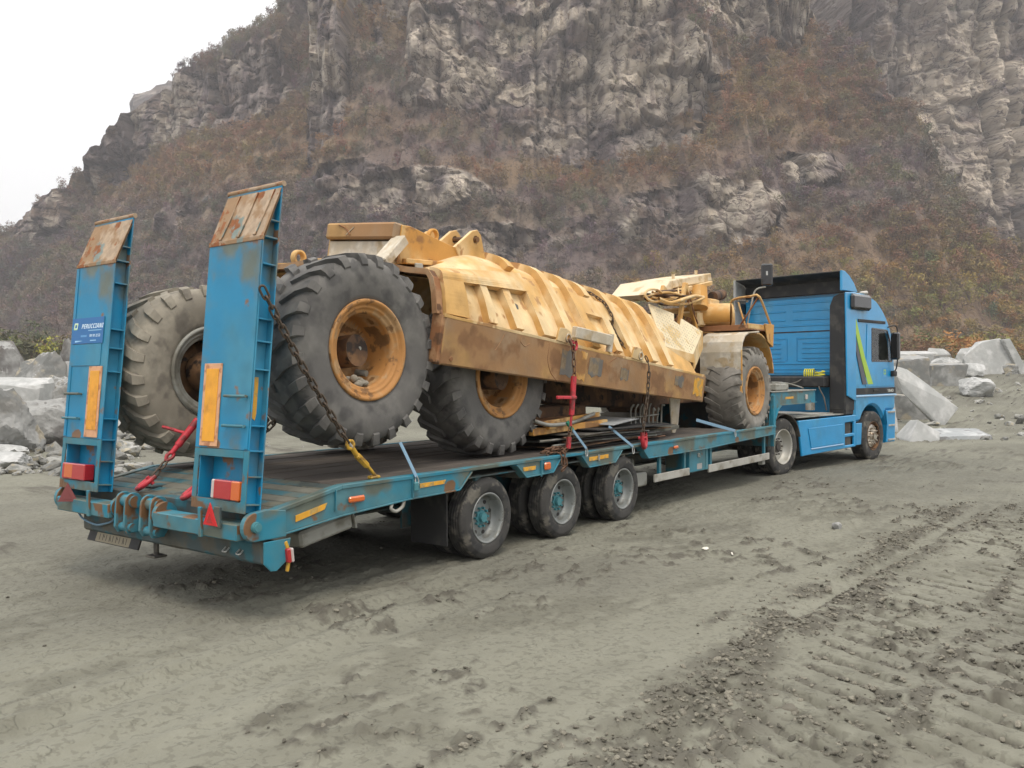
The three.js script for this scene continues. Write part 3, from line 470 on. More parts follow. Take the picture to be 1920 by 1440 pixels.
{ // reflectors and marker lamps on the right flank
  const z = zS + 0.003, R = (pts, m = M.reflector, n = 'reflector') => new MB().prism(pts, z, z + 0.004, 0.001).build(n, m, trailer);
  R([[-2.36, 0.685], [-2.08, 0.745], [-2.05, 0.795], [-2.36, 0.735]]); R([[-1.0, 0.795], [-0.68, 0.80], [-0.66, 0.835], [-1.0, 0.835]]);
  R([[0.53, 0.80], [0.74, 0.80], [0.74, 0.84], [0.52, 0.84]]); R([[1.78, 0.80], [2.2, 0.805], [2.2, 0.85], [1.78, 0.845]]);
  new MB().box(-1.84, -1.67, 0.765, 0.815, z, z + 0.03, 0.012).build('marker_lamp', M.orangeLens, trailer);
  new MB().box(0.88, 0.99, 0.78, 0.86, z, z + 0.03, 0.014).build('marker_lamp', M.orangeLens, trailer);
  new MB().box(3.86, 3.98, 0.79, 0.83, z, z + 0.025, 0.01).build('marker_lamp', M.orangeLens, trailer);
  new MB().box(1.96, 1.99, 0.79, 0.86, z + 0.004, z + 0.02, 0.004).build('latch', M.greySteel, trailer);
}
// deck boards: along the bed, and across the sloping tail
for (let i = 0; i < 12; i++) { const z0 = -1.296 + i * 0.216; for (const [x0, x1] of [[-1.88, 1.2 + (i * 37 % 11) * 0.12], [1.21 + (i * 37 % 11) * 0.12, 6.32]]) { const dy = (i * 53 % 7) * 0.0015; new MB().box(x0, x1, 0.862, 0.912 + dy, z0 + 0.005, z0 + 0.211, 0.008).build('deck_board', M.wood, trailer); } }
for (let i = 0; i < 6; i++) { const t0 = i / 6, x = lerp(-2.6, -1.89, t0 + 0.083), y = lerp(0.772, 0.9, t0 + 0.083); new MB().obox(x, y - 0.01 + (i % 3) * 0.002, 0, 0.112, 0.04, 2.58, 0, 0, 0.178, 0.008).build('tail_board', i % 2 ? M.deckBlue : M.woodPale, trailer); }
new MB().box(6.34, 7.58, 0.74, 0.765, -1.29, 1.29).build('well_plate', M.trailerDark, trailer);
// rear end
for (const s of [1, -1]) {
  const pts = []; for (let i = 0; i <= 12; i++) { const t = Math.PI / 2 + Math.PI * i / 12; pts.push([-2.733 + 0.098 * Math.cos(t), 0.70 + 0.105 * Math.sin(t)]); } pts.push([-2.46, 0.595], [-2.46, 0.79], [-2.62, 0.815]);
  const m = new MB().prism(pts, s * 1.345, s * 1.40, 0.006).build('hinge_plate', M.trailer, trailer);
  new MB().cyl(V(-2.733, 0.70, s * 1.40), V(-2.733, 0.70, s * 1.425), 0.042, 0.038, 20).cyl(V(-2.733, 0.70, s * 1.425), V(-2.733, 0.70, s * 1.432), 0.03, 0.028, 20).build('hinge_pin', M.teal, m);
}
new MB().box(-2.84, -2.69, 0.605, 0.725, -1.32, -0.44, 0.008).build('hinge_beam', M.trailer, trailer);
new MB().box(-2.84, -2.69, 0.605, 0.725, 0.24, 1.32, 0.008).build('hinge_beam', M.trailer, trailer);
for (const zc of [-0.36, -0.22, 0.02, 0.16]) {
  const pts = []; for (let i = 0; i <= 10; i++) { const t = Math.PI * i / 10; pts.push([-2.74 + 0.075 * Math.cos(t), 0.755 + 0.075 * Math.sin(t)]); } pts.push([-2.83, 0.55], [-2.80, 0.50], [-2.7, 0.5], [-2.62, 0.62]);
  new MB().prism(pts, zc - 0.014, zc + 0.014, 0.004).build('lug_plate', M.trailer, trailer);
}
for (const [z0, z1] of [[-0.40, -0.18], [-0.02, 0.2]]) { new MB().cyl(V(-2.74, 0.755, z0), V(-2.74, 0.755, z1), 0.05, 0.05, 18).build('hinge_barrel', M.trailer, trailer); new MB().cyl(V(-2.77, 0.545, z0 - 0.01), V(-2.77, 0.545, z1 + 0.01), 0.035, 0.035, 16).build('hinge_bolt', M.trailer, trailer); }
new MB().cyl(V(-2.735, 0.69, -0.46), V(-2.735, 0.69, -0.42), 0.085, 0.085, 24).build('hinge_collar', M.trailer, trailer);
new MB().cyl(V(-2.735, 0.69, 0.215), V(-2.735, 0.69, 0.26), 0.1, 0.1, 24).build('hinge_collar', M.trailer, trailer);
new MB().box(-2.60, -2.46, 0.58, 0.80, -1.30, 1.30, 0.008).build('rear_cross_beam', M.trailerDark, trailer);
new MB().box(-2.66, -2.52, 0.41, 0.575, -1.22, 1.38, 0.02).build('bumper_beam', M.trailerDark, trailer);
new MB().prism([[-2.66, 0.58], [-2.42, 0.58], [-2.45, 0.42], [-2.55, 0.355], [-2.60, 0.36], [-2.66, 0.42]], 1.382, 1.40).build('bumper_end_plate', M.trailer, trailer);
new MB().tube([V(-2.7, 0.60, -1.25), V(-2.72, 0.53, -1.1), V(-2.7, 0.49, -0.9), V(-2.68, 0.53, -0.7), V(-2.68, 0.58, -0.62)], 0.009).build('air_hose', M.strap, trailer);
{ // number plate on its black carrier
  const b = new MB().obox(-2.63, 0.375, -0.735, 0.02, 0.11, 0.84, 0, 0, -0.35, 0.004).build('plate_carrier', M.black, trailer);
  const cv = document.createElement('canvas'); cv.width = 256; cv.height = 44; const c = cv.getContext('2d'); c.fillStyle = '#8d8470'; c.fillRect(0, 0, 256, 44); c.strokeStyle = '#4c453a'; c.lineWidth = 5;
  for (let i = 0; i < 9; i++) { const x = 26 + i * 25; c.beginPath(); c.moveTo(x, 8); c.lineTo(x + 3, 36); c.stroke(); if (i % 2) { c.beginPath(); c.moveTo(x, 10); c.lineTo(x + 13, i % 4 === 1 ? 22 : 34); c.stroke(); } }
  const t = new THREE.CanvasTexture(cv); t.colorSpace = THREE.SRGBColorSpace; const g = new THREE.PlaneGeometry(0.56, 0.085); g.rotateY(-Math.PI / 2);
  const p = mesh('number_plate', g, std({ map: t, roughness: 0.7 }), b); p.rotation.z = -0.35; p.position.set(-2.642, 0.372, -0.735);
}
new MB().cyl(V(-2.6, 0.45, -0.14), V(-2.6, 0.45, 0.28), 0.05, 0.055, 16).cyl(V(-2.6, 0.45, -0.119), V(-2.6, 0.30, -0.119), 0.022, 0.022, 12).box(-2.66, -2.54, 0.285, 0.303, -0.19, -0.05, 0.005).build('tow_jaw', M.darkSteel, trailer);
for (const [z, x] of [[0.95, -2.67], [1.12, -2.67]]) new MB().tube([V(x, 0.50, z), V(x - 0.03, 0.475, z), V(x - 0.03, 0.475, z + 0.045), V(x, 0.5, z + 0.045)], 0.006).build('ring_eye', M.silver, trailer);
function triangle(x, y, z, s, m, ry) { const b = new MB().prismX([[-s / 2, 0], [s / 2, 0], [0, s * 0.95]], 0, 0.008, 0.002).build('warning_triangle', m, trailer); b.position.set(x, y, z); b.rotation.y = ry; const c = new MB().prismX([[-s * 0.22, s * 0.12], [s * 0.22, s * 0.12], [0, s * 0.5]], -0.003, 0, 0.001).build('inner_field', m === M.triRed ? M.redLens : M.triDull, b); return b; }
triangle(-2.87, 0.70, 1.05, 0.175, M.triRed, 0); triangle(-2.87, 0.70, -1.06, 0.175, M.triDull, 0.7);
new MB().box(-2.865, -2.845, 0.69, 0.84, 1.09, 1.16, 0.003).build('triangle_bracket', M.trailerDark, trailer);
new MB().box(-2.86, -2.84, 0.60, 0.82, 0.88, 0.92, 0.003).build('hanger', M.trailer, trailer);
new MB().box(-2.86, -2.84, 0.60, 0.82, -0.76, -0.72, 0.003).build('hanger', M.trailer, trailer);
{ // lamp on a rubber arm at the right rear corner
  new MB().bar(V(-2.47, 0.56, 1.39), V(-2.44, 0.47, 1.40), 0.03, 0.03).build('lamp_arm', M.yellowSteel, trailer); new MB().bar(V(-2.44, 0.42, 1.40), V(-2.46, 0.335, 1.40), 0.022, 0.03).build('lamp_tail', M.yellowSteel, trailer);
  new MB().obox(-2.455, 0.455, 1.405, 0.035, 0.11, 0.06, 0, 0, 0.1, 0.01).build('outline_lamp', M.redLens, trailer);
  new MB().obox(-2.425, 0.455, 1.405, 0.025, 0.11, 0.06, 0, 0, 0.1, 0.01).build('outline_lamp', M.clearLens, trailer);
}
new MB().obox(-1.92, 0.545, 1.13, 0.55, 0.13, 0.2, 0, 0, 0.16, 0.02).build('tool_tube', M.greySteel, trailer);
new MB().bar(V(-1.66, 0.70, 1.2), V(-1.62, 0.52, 1.22), 0.02, 0.06).build('tube_bracket', M.greySteel, trailer);
for (const s of [1, -1]) new MB().box(-0.56, -0.545, 0.2, 0.8, s * 0.84, s * 1.3, 0.004).build('mud_flap', M.black, trailer);
new MB().tube([V(-1.32, 0.705, 1.36), V(-1.36, 0.66, 1.38), V(-1.30, 0.63, 1.38), V(-1.22, 0.66, 1.38), V(-1.19, 0.71, 1.37)], 0.016).build('lashing_ring', M.greySteel, trailer);
new MB().box(-1.11, -1.06, 0.78, 0.86, 1.398, 1.43, 0.01).build('strap_winch', M.teal, trailer);
{ // side guards and locker
  for (const s of [1, -1]) { new MB().box(3.45, 4.46, 0.385, 0.485, s * 1.3, s * 1.33, 0.006).build('side_guard', M.alu, trailer); new MB().box(5.1, 7.46, 0.36, 0.47, s * 1.3, s * 1.33, 0.006).build('side_guard', M.alu, trailer);
    for (const x of [3.62, 4.35, 5.2, 7.3]) new MB().box(x, x + 0.06, 0.45, 0.74, s * 1.26, s * 1.3, 0.005).build('guard_post', M.trailer, trailer); }
  const l = new MB().box(4.47, 5.08, 0.41, 0.725, 0.95, 1.325, 0.01).build('locker', M.trailer, trailer);
  new MB().cyl(V(4.74, 0.64, 1.325), V(4.74, 0.64, 1.34), 0.03, 0.03, 16).bar(V(4.74, 0.655, 1.345), V(4.77, 0.60, 1.345), 0.012, 0.01).build('locker_handle', M.silver, l);
  new MB().box(4.70, 4.86, 0.44, 0.52, 1.325, 1.328, 0.001).build('sticker', M.paleGrey, l);
  new MB().box(4.98, 4.995, 0.41, 0.725, 1.326, 1.332, 0.002).build('locker_seam', M.teal, l);
  new MB().box(7.28, 7.40, 0.28, 0.40, 1.2, 1.28).build('guard_foot', M.greySteel, trailer);
  new MB().box(3.0, 3.45, 0.34, 0.52, 0.75, 1.22, 0.02).cyl(V(3.05, 0.6, 0.9), V(3.5, 0.6, 0.9), 0.1).build('air_tank', M.greySteel, trailer);
}
{ // gooseneck
  for (const s of [1, -1]) {
    const n = new MB().prism([[7.60, 0.56], [7.74, 0.56], [7.80, 1.0], [7.94, 1.16], [8.1, 1.235], [9.95, 1.235], [9.95, 1.455], [7.72, 1.455], [7.66, 1.40], [7.60, 0.9]], s * 1.262, s * 1.28, 0.004).build('gooseneck_side', M.trailer, trailer);
    const f = new MB(); const e = [[7.74, 0.56], [7.80, 1.0], [7.94, 1.16], [8.1, 1.235], [9.95, 1.235]]; for (let k = 1; k < e.length; k++) f.bar(V(e[k - 1][0], e[k - 1][1], s * 1.255), V(e[k][0], e[k][1], s * 1.255), 0.014, 0.12, 0.003); f.build('flange', M.trailer, n);
    new MB().box(7.62, 7.7, 0.56, 1.42, s * 1.281, s * 1.345, 0.006).build('post', M.trailer, n);
    new MB().prism([[8.35, 1.33], [8.75, 1.33], [8.75, 1.37], [8.35, 1.37]], s * 1.281, s * 1.285, 0.001).build('reflector', M.reflector, n);
    new MB().box(9.35, 9.45, 1.3, 1.39, s * 1.281, s * 1.31, 0.008).build('marker_lamp', M.clearLens, n);
  }
  new MB().box(7.66, 9.95, 1.457, 1.475, -1.30, 1.30, 0.004).build('gooseneck_deck', M.greySteel, trailer);
  new MB().box(7.58, 7.6, 0.56, 1.45, -1.26, 1.26, 0.003).build('neck_wall', M.trailerDark, trailer);
  for (const s of [-1, 1]) new MB().box(7.6, 9.9, 1.2, 1.45, s * 0.45 - 0.06, s * 0.45 + 0.06).build('neck_beam', M.trailerDark, trailer);
  new MB().box(9.2, 9.5, 1.478, 1.66, -0.9, 0.6, 0.02).cyl(V(8.2, 1.56, 0.75), V(9.6, 1.56, 0.75), 0.07).build('hydraulic_pack', M.darkSteel, trailer);
  new MB().box(8.15, 8.75, 1.478, 1.6, 0.95, 1.2, 0.02).build('valve_box', M.greySteel, trailer);
  new MB().tube([V(8.7, 1.62, 0.9), V(9.2, 1.60, 1.0), V(9.6, 1.53, 1.1), V(9.75, 1.5, 1.12)], 0.012).build('hand_lever', M.greySteel, trailer);
}
// ramps
function ramp(s) { // s = +1 right
  const lean = -0.094, g = part('ramp', trailer, -2.80, 0.80, s * 1.03); g.rotation.z = lean; const H = 0.3315;
  const prof = [[0, 0.45], [0, 2.01], [0.143, 2.43], [0.13, 2.43], [0.013, 2.0], [0.013, 0.45]];
  new MB().box(0, 0.012, 0.45, 2.005, -H, H, 0.004).build('rear_plate', M.rampBlue, g);
  new MB().box(-0.007, 0, 0.46, 1.98, s * (H - 0.055), s * (H - 0.01), 0.003).build('edge_strip', M.rampBlue, g);
  { const tp = new MB(); const n = 10, pos = []; // the bent, rusty tip
    const pt = (i, j) => { const u = j / n, b = (fbm(i * 0.9 + s * 5, j * 0.5, 40, 2) - 0.5) * 0.018 * Math.sin(Math.PI * u) * (i > 0 && i < 12 ? 1 : 0.2); return [lerp(-0.002, 0.138, u) - b, lerp(2.005, 2.425, u), lerp(-H, H, i / 12)]; };
    for (let j = 0; j < n; j++) for (let i = 0; i < 12; i++) { const a = pt(i, j), b = pt(i + 1, j), c = pt(i + 1, j + 1), d = pt(i, j + 1); pos.push(...a, ...b, ...c, ...a, ...c, ...d); const e = [a, b, c, d].map(q => [q[0] + 0.012, q[1] - 0.003, q[2]]); pos.push(...e[0], ...e[2], ...e[1], ...e[0], ...e[3], ...e[2]); }
    const q = new THREE.BufferGeometry(); q.setAttribute('position', new THREE.Float32BufferAttribute(pos, 3)); q.computeVertexNormals(); tp.add(q).build('tip_plate', M.rust, g); }
  new MB().box(-0.006, 0.006, 1.985, 2.02, -H - 0.004, H + 0.004, 0.003).build('weld_seam', M.rust, g);
  if (s > 0) for (const z of [-0.2, 0.02, 0.22]) new MB().bar(V(-0.004, 2.03, z), V(0.125, 2.40, z + 0.03), 0.01, 0.035, 0.003).build('tip_strip', M.rust, g);
  new MB().box(0.131, 0.143, 0, 2.42, -H, H, 0.003).build('front_plate', M.rampBlue, g);
  new MB().cyl(V(0.146, 2.437, -H - 0.005), V(0.146, 2.437, H + 0.005), 0.021, 0.021, 14).build('tip_tube', M.rust, g);
  const ribY = [0.062, 0.262, 0.448, 0.63, 1.04, 1.245, 1.41, 1.815, 2.015, 2.145];
  for (const e of [1, -1]) {
    new MB().prism([[0.013, 0.45], [0.131, 0.45], [0.131, 2.39], [0.013, 2.02]], e * 0.262, e * 0.272, 0.001).build('side_web', M.rampBlue, g);
    for (const y of ribY) { const x0 = y > 2.01 ? 0.013 + (y - 2.01) * 0.34 : 0.013; if (y > 0.4) new MB().box(x0, 0.131, y - 0.006, y + 0.006, e * 0.272, e * (H - 0.003), 0.002).build('rib', M.rampBlue, g); }
    new MB().box(0.0, 0.014, 0, 0.45, e * H, e * (H - 0.055), 0.003).build('frame_stile', M.trailer, g);
    new MB().box(0.014, 0.131, 0, 0.45, e * (H - 0.055), e * (H - 0.065), 0.002).build('lamp_box_side', M.rampBlue, g);
    for (const y of [0.062, 0.262]) new MB().box(0.014, 0.131, y - 0.006, y + 0.006, e * (H - 0.055), e * (H - 0.003), 0.002).build('rib', M.trailer, g);
  }
  new MB().box(0, 0.014, 0, 0.08, -H + 0.056, H - 0.056, 0.003).box(0.014, 0.13, 0.055, 0.07, -H + 0.066, H - 0.066, 0.003).build('frame_sill', M.trailer, g);
  new MB().box(0, 0.014, 0.392, 0.449, -H + 0.056, H - 0.056, 0.003).build('frame_head', M.trailer, g);
  // tail lamp in its box
  const z0 = s * 0.265, zm = s * 0.17, zc = s * -0.04, z1 = s * -0.075; const tl = part('tail_lamp', g);
  if (s > 0) { new MB().box(-0.015, 0.075, 0.085, 0.225, zm, z0, 0.008).build('indicator_lens', M.orangeLens, tl); new MB().box(-0.015, 0.075, 0.085, 0.225, zc, zm, 0.008).build('brake_lens', M.redLens, tl); new MB().box(-0.013, 0.075, 0.085, 0.225, z1, zc, 0.008).build('reversing_lens', M.clearLens, tl); }
  else { new MB().box(-0.02, 0.075, 0.085, 0.225, z0, 0.13, 0.008).build('brake_lens', M.redLens, tl); new MB().box(-0.021, -0.0205, 0.1, 0.215, -0.22, -0.08, 0.0002).build('lens_field', M.orangeLens, tl); }
  // marker board
  const bd = new MB().box(-0.008, -0.001, 0.465, 1.085, s * -0.27, s * -0.045, 0.002).build('marker_board', M.boardEdge, g);
  for (const bb of [bd]) bb.position.set(0, 0, 0);
  new MB().box(-0.012, -0.0085, 0.50 + (s < 0 ? 0.03 : 0), 1.045, s * -0.235, s * -0.08, 0.001).build('marker_field', M.orangeBoard, g);
  for (const y of [0.623, 0.84]) new MB().cyl(V(-0.035, y, s * 0.045), V(-0.035, y, s * 0.30), 0.011, 0.011, 10).cyl(V(-0.035, y, s * 0.06), V(0, y, s * 0.06), 0.009, 0.009, 8).cyl(V(-0.035, y, s * 0.28), V(0, y, s * 0.28), 0.009, 0.009, 8).build('step_rod', M.trailer, g);
  if (s > 0) new MB().prism([[0.03, 0.70], [0.075, 0.67], [0.085, 0.72], [0.085, 0.985], [0.035, 0.985]], 0.273, 0.277, 0.001).build('side_reflector', M.reflector, g);
  else {
    new MB().box(-0.006, -0.001, 1.09, 1.285, -0.31, 0.22, 0.002).build('cover_panel', M.rampBlue, g);
    const cv = document.createElement('canvas'); cv.width = 512; cv.height = 216; const c = cv.getContext('2d');
    c.fillStyle = '#0a66a6'; c.fillRect(0, 0, 512, 216);
    c.save(); c.transform(1, 0, -0.18, 1, 0, 0); c.lineWidth = 15; c.lineJoin = 'round'; c.strokeStyle = '#b9e08a'; c.strokeRect(48, 48, 46, 42); c.strokeStyle = '#eef7ee'; c.lineWidth = 6; c.strokeRect(52, 44, 46, 42); c.restore();
    c.fillStyle = '#dcebf5'; c.font = 'italic bold 52px sans-serif'; c.save(); c.translate(150, 90); c.scale(352 / c.measureText('PERUCCIANI').width, 1); c.fillText('PERUCCIANI', 0, 0); c.restore();
    c.fillStyle = 'rgba(190,220,240,0.75)'; c.fillRect(268, 104, 212, 7);
    c.fillStyle = '#dcebf5'; c.font = 'bold 30px sans-serif'; c.save(); c.translate(296, 162); c.scale(172 / c.measureText('091 81 22 22').width, 1); c.fillText('091 81 22 22', 0, 0); c.restore();
    c.fillStyle = 'rgba(120,170,220,0.7)'; c.fillRect(150, 144, 100, 16); c.fillStyle = '#9fd0ee'; c.beginPath(); c.moveTo(62, 188); c.lineTo(190, 192); c.lineTo(62, 204); c.fill(); c.fillRect(310, 188, 96, 7);
    const t = new THREE.CanvasTexture(cv); t.colorSpace = THREE.SRGBColorSpace; t.anisotropy = 8;
    const pg = new THREE.PlaneGeometry(0.55, 0.232); pg.rotateY(-Math.PI / 2); const lp = mesh('name_plate', pg, std({ map: t, roughness: 0.4 }), g); lp.position.set(-0.008, 1.405, -0.035);
    new MB().box(-0.006, -0.001, 1.288, 1.522, -0.31, 0.24, 0.002).build('plate_backing', M.rampBlue, g);
  }
}
ramp(1); ramp(-1);

// ------------------------------------------------------------------ tractor unit (own frame: x forward, z right, origin under its drive axle), turned a little to the right
const tractor = thing('tractor_truck', 'blue tractor truck with sleeper cab and black roof air deflector, coupled to the trailer', 'truck', 8.543, 0, 0.019);
tractor.rotation.y = -0.1603;
{
  const T = tractor;
  const WD = { key: 'dw', R: 0.5, r: 0.305, w: 0.30, dish: 0.15, hub: 0.08, hubL: 0.06, hubMat: M.darkSteel, disc: M.alu, rim: M.alu };
  const WF = { key: 'fw', R: 0.5, r: 0.29, w: 0.30, dish: 0.05, hub: 0.085, hubL: 0.085, hubMat: M.chrome, disc: M.chrome, rim: M.brownDark };
  for (const s of [1, -1]) { roadWheel(T, 0, 0.5, s * 1.25, s, WD); roadWheel(T, 0, 0.5, s * 0.9, s, WD); const f = roadWheel(T, 3.637, 0.5, s * 1.235, s, WF);
    for (let i = 0; i < 10; i++) { const t = i * Math.PI / 5; new MB().cyl(V(Math.cos(t) * 0.165, Math.sin(t) * 0.165, -0.035), V(Math.cos(t) * 0.165, Math.sin(t) * 0.165, 0.012), 0.017, 0.015, 6).build('wheel_nut', M.chrome, f); } }
  new MB().cyl(V(0, 0.5, -0.9), V(0, 0.5, 0.9), 0.11).build('drive_axle', M.darkSteel, T); new MB().cyl(V(3.637, 0.45, -1.0), V(3.637, 0.45, 1.0), 0.07).build('front_axle', M.darkSteel, T);
  for (const s of [1, -1]) new MB().box(-1.0, 4.5, 0.74, 0.98, s * 0.42 - 0.035, s * 0.42 + 0.035).build('frame_rail', M.darkSteel, T);
  for (const x of [-0.9, 0.9, 2.0]) new MB().box(x - 0.06, x + 0.06, 0.78, 0.94, -0.385, 0.385).build('cross_member', M.darkSteel, T);
  new MB().box(-0.25, 0.75, 1.02, 1.15, -0.48, 0.48, 0.03).build('fifth_wheel', M.darkSteel, T);
  new MB().box(0.75, 2.5, 0.985, 1.005, -0.42, 0.95, 0.003).build('catwalk', M.alu, T);
  new MB().box(0.62, 2.75, 0.97, 0.99, 0.96, 1.16, 0.003).build('catwalk', M.greySteel, T);
  for (const s of [1, -1]) { // guard over the drive wheels
    const o = [], q = []; for (let i = 0; i <= 14; i++) { const t = (15 + 150 * i / 14) * Math.PI / 180; o.push([0.585 * Math.cos(t), 0.5 + 0.585 * Math.sin(t)]); q.unshift([0.565 * Math.cos(t), 0.5 + 0.565 * Math.sin(t)]); }
    new MB().prism([...o, ...q], s * 0.62, s * 1.27, 0.004).build('mudguard', M.darkSteel, T);
    // fuel tank skirt with two step openings
    const sk = new MB().prism([[0.66, 0.29], [2.80, 0.335], [2.82, 0.955], [0.52, 0.93]], s * 1.20, s * 1.245, 0.012, [[[2.34, 0.60], [2.72, 0.61], [2.72, 0.83], [2.34, 0.82]], [[2.34, 0.38], [2.72, 0.385], [2.72, 0.545], [2.34, 0.54]]]).build('side_skirt', M.cab, T);
    new MB().box(2.30, 2.76, 0.36, 0.85, s * 0.95, s * 1.05, 0.004).build('step_well', M.cab, sk);
    new MB().prism([[0.98, 0.42], [2.22, 0.44], [2.22, 0.80], [0.86, 0.78]], s * 1.246, s * 1.258, 0.006).build('raised_panel', M.cab, sk);
    new MB().bar(V(0.98, 0.40, s * 1.25), V(2.25, 0.415, s * 1.25), 0.02, 0.03, 0.006).build('trim_bead', M.cabPale, sk);
    new MB().box(0.7, 2.75, 0.32, 0.9, s * 0.6, s * 1.19, 0.06).build('fuel_tank', M.darkSteel, T);
    new MB().prism([[2.83, 0.355], [3.06, 0.36], [3.10, 0.785], [2.83, 0.785]], s * 1.19, s * 1.235, 0.008).build('step_panel', M.cab, T);
    new MB().prism([[4.27, 0.32], [4.75, 0.32], [4.78, 1.0], [4.22, 1.0], [4.30, 0.7]], s * 1.05, s * 1.2, 0.02).build('entry_steps', M.cab, T);
    for (const y of [0.36, 0.66, 0.94]) new MB().box(4.36, 4.72, y, y + 0.035, s * 1.2, s * 1.225, 0.004).build('step_tread', M.alu, T);
    new MB().prism([[4.24, 0.34], [4.31, 0.34], [4.37, 0.72], [4.30, 1.0], [4.22, 1.0], [4.29, 0.7]], s * 1.2, s * 1.235, 0.006).build('arch_trim', M.cab, T);
  }
  new MB().box(4.3, 4.80, 0.3, 1.0, -1.04, 1.04, 0.05).build('front_bumper', M.cab, T);
  // cab shell
  const arch = []; for (let i = 0; i <= 12; i++) { const t = (150 - 120 * i / 12) * Math.PI / 180; arch.push([3.637 + 0.62 * Math.cos(t), 0.5 + 0.62 * Math.sin(t)]); }
  const prof = [[2.86, 0.80], ...arch, [4.3, 1.0], [4.76, 1.0], [4.78, 1.34], [4.76, 1.85], [4.66, 2.35], [4.55, 2.70], [4.36, 2.93], [4.16, 3.10], [3.9, 3.26], [3.6, 3.34], [3.2, 3.37], [2.86, 3.37]];
  const win = [[3.60, 2.02], [4.58, 2.02], [4.50, 2.42], [4.34, 2.66], [3.60, 2.68]];
  const cab = new MB().prism(prof, -1.2, 1.2, 0.05, [win]).build('cab_shell', M.cab, T);
  for (const s of [1, -1]) {
    const d = new MB().prism([[3.32, 1.50], [4.70, 1.50], [4.67, 1.95], [4.52, 2.60], [4.30, 2.76], [3.40, 2.76]], s * 1.201, s * 1.212, 0.004, [[[3.60, 2.02], [4.58, 2.02], [4.50, 2.42], [4.34, 2.66], [3.60, 2.68]]]).build('door', M.cab, T);
    { const pg = new THREE.ShapeGeometry(new THREE.Shape(win.map(p => new THREE.Vector2(p[0], p[1])))); const pm = mesh('window_pane', pg, M.pane, d); pm.position.z = s * 1.206; }
    const fr = [[3.60, 2.02], [4.58, 2.02], [4.50, 2.42], [4.34, 2.66], [3.60, 2.68]], f = new MB(); for (let i = 0; i < 5; i++) f.bar(V(...fr[i], s * 1.21), V(...fr[(i + 1) % 5], s * 1.21), 0.035, 0.014, 0.004); f.build('window_frame', M.blackGloss, d);
    new MB().box(3.66, 3.9, 1.395, 1.44, s * 1.212, s * 1.226, 0.006).build('door_handle', M.black, d);
    new MB().prism([[2.86, 1.345], [4.765, 1.345], [4.765, 1.475], [2.86, 1.475]], s * 1.201, s * 1.209, 0.002).build('belt_strip', M.black, T);
    new MB().box(2.86, 4.77, 1.295, 1.335, s * 1.19, s * 1.232, 0.012).build('belt_ledge', M.cabPale, T);  // paler than the cab: a bright reflection put into the colour
    new MB().prism([[2.735, 2.86], [2.90, 2.84], [3.28, 2.10], [3.66, 1.55], [3.42, 1.55], [3.12, 2.08]], s * 1.2015, s * 1.2145, 0.0005).build('lime_stripe', M.lime, T);
    new MB().prism([[2.865, 2.50], [2.90, 2.42], [3.10, 2.08], [3.38, 1.55], [3.18, 1.55], [2.98, 2.0], [2.865, 2.28]], s * 1.2015, s * 1.2145, 0.0005).build('grey_stripe', M.stripeGrey, T);
    new MB().bar(V(3.0, 2.82, s * 1.205), V(4.25, 2.82, s * 1.205), 0.06, 0.03, 0.01).build('gutter', M.black, T);
    new MB().prism([[2.40, 3.34], [2.85, 3.37], [2.85, 1.22], [2.47, 1.34]], s * 1.205, s * 1.235, 0.012).build('side_fin', s > 0 ? M.cab : M.paleGrey, T);
    new MB().box(2.58, 3.42, 3.02, 3.33, s * 1.2, s * 1.31, 0.05).build('air_intake', M.blackGloss, T);
    // mirrors
    const ar = new MB().tube([V(4.36, 2.72, s * 1.2), V(4.46, 2.76, s * 1.27), V(4.6, 2.7, s * 1.31), V(4.62, 2.1, s * 1.31), V(4.6, 1.84, s * 1.28), V(4.55, 1.80, s * 1.2)], 0.014).build('mirror_arm', M.black, T);
    new MB().box(4.40, 4.52, 2.05, 2.62, s * 1.25, s * 1.42, 0.03).build('mirror_head', M.blackGloss, ar);
    new MB().box(4.50, 4.66, 1.70, 1.82, s * 1.2, s * 1.29, 0.02).build('mirror_mount', M.black, ar);
  }
  const cv = document.createElement('canvas'); cv.width = 128; cv.height = 40; const c = cv.getContext('2d'); c.fillStyle = '#26262a'; c.fillRect(0, 0, 128, 40); c.fillStyle = '#d6d6cc'; c.font = 'bold 38px sans-serif'; c.save(); c.translate(6, 34); c.scale(116 / c.measureText('1843').width, 1); c.fillText('1843', 0, 0); c.restore();
  const tx = new THREE.CanvasTexture(cv); tx.colorSpace = THREE.SRGBColorSpace; const pl = mesh('model_number', new THREE.PlaneGeometry(0.34, 0.085), std({ map: tx, roughness: 0.5 }), T); pl.position.set(4.50, 1.41, 1.2105);
  { const cv2 = document.createElement('canvas'); cv2.width = cv2.height = 64; const k = cv2.getContext('2d'); k.fillStyle = '#2b88c2'; k.fillRect(0, 0, 64, 64); k.strokeStyle = '#9ec45a'; k.lineWidth = 7; k.strokeRect(20, 14, 22, 26); k.fillStyle = '#6fa8c8'; k.fillRect(14, 50, 36, 6);
    const t2 = new THREE.CanvasTexture(cv2); t2.colorSpace = THREE.SRGBColorSpace; const e = mesh('door_emblem', new THREE.PlaneGeometry(0.24, 0.2), std({ map: t2, roughness: 0.4 }), T); e.position.set(4.22, 1.78, 1.2135); }
  for (let i = 0; i < 5; i++) { const a = win[i], b = win[(i + 1) % 5], cx = 4.05, cy = 2.35, k = 0.985; new MB().bar(V(cx + (a[0] - cx) * k, cy + (a[1] - cy) * k, 0), V(cx + (b[0] - cx) * k, cy + (b[1] - cy) * k, 0), 0.012, 2.3, 0.002).build('cab_lining', M.darkSteel, T); }
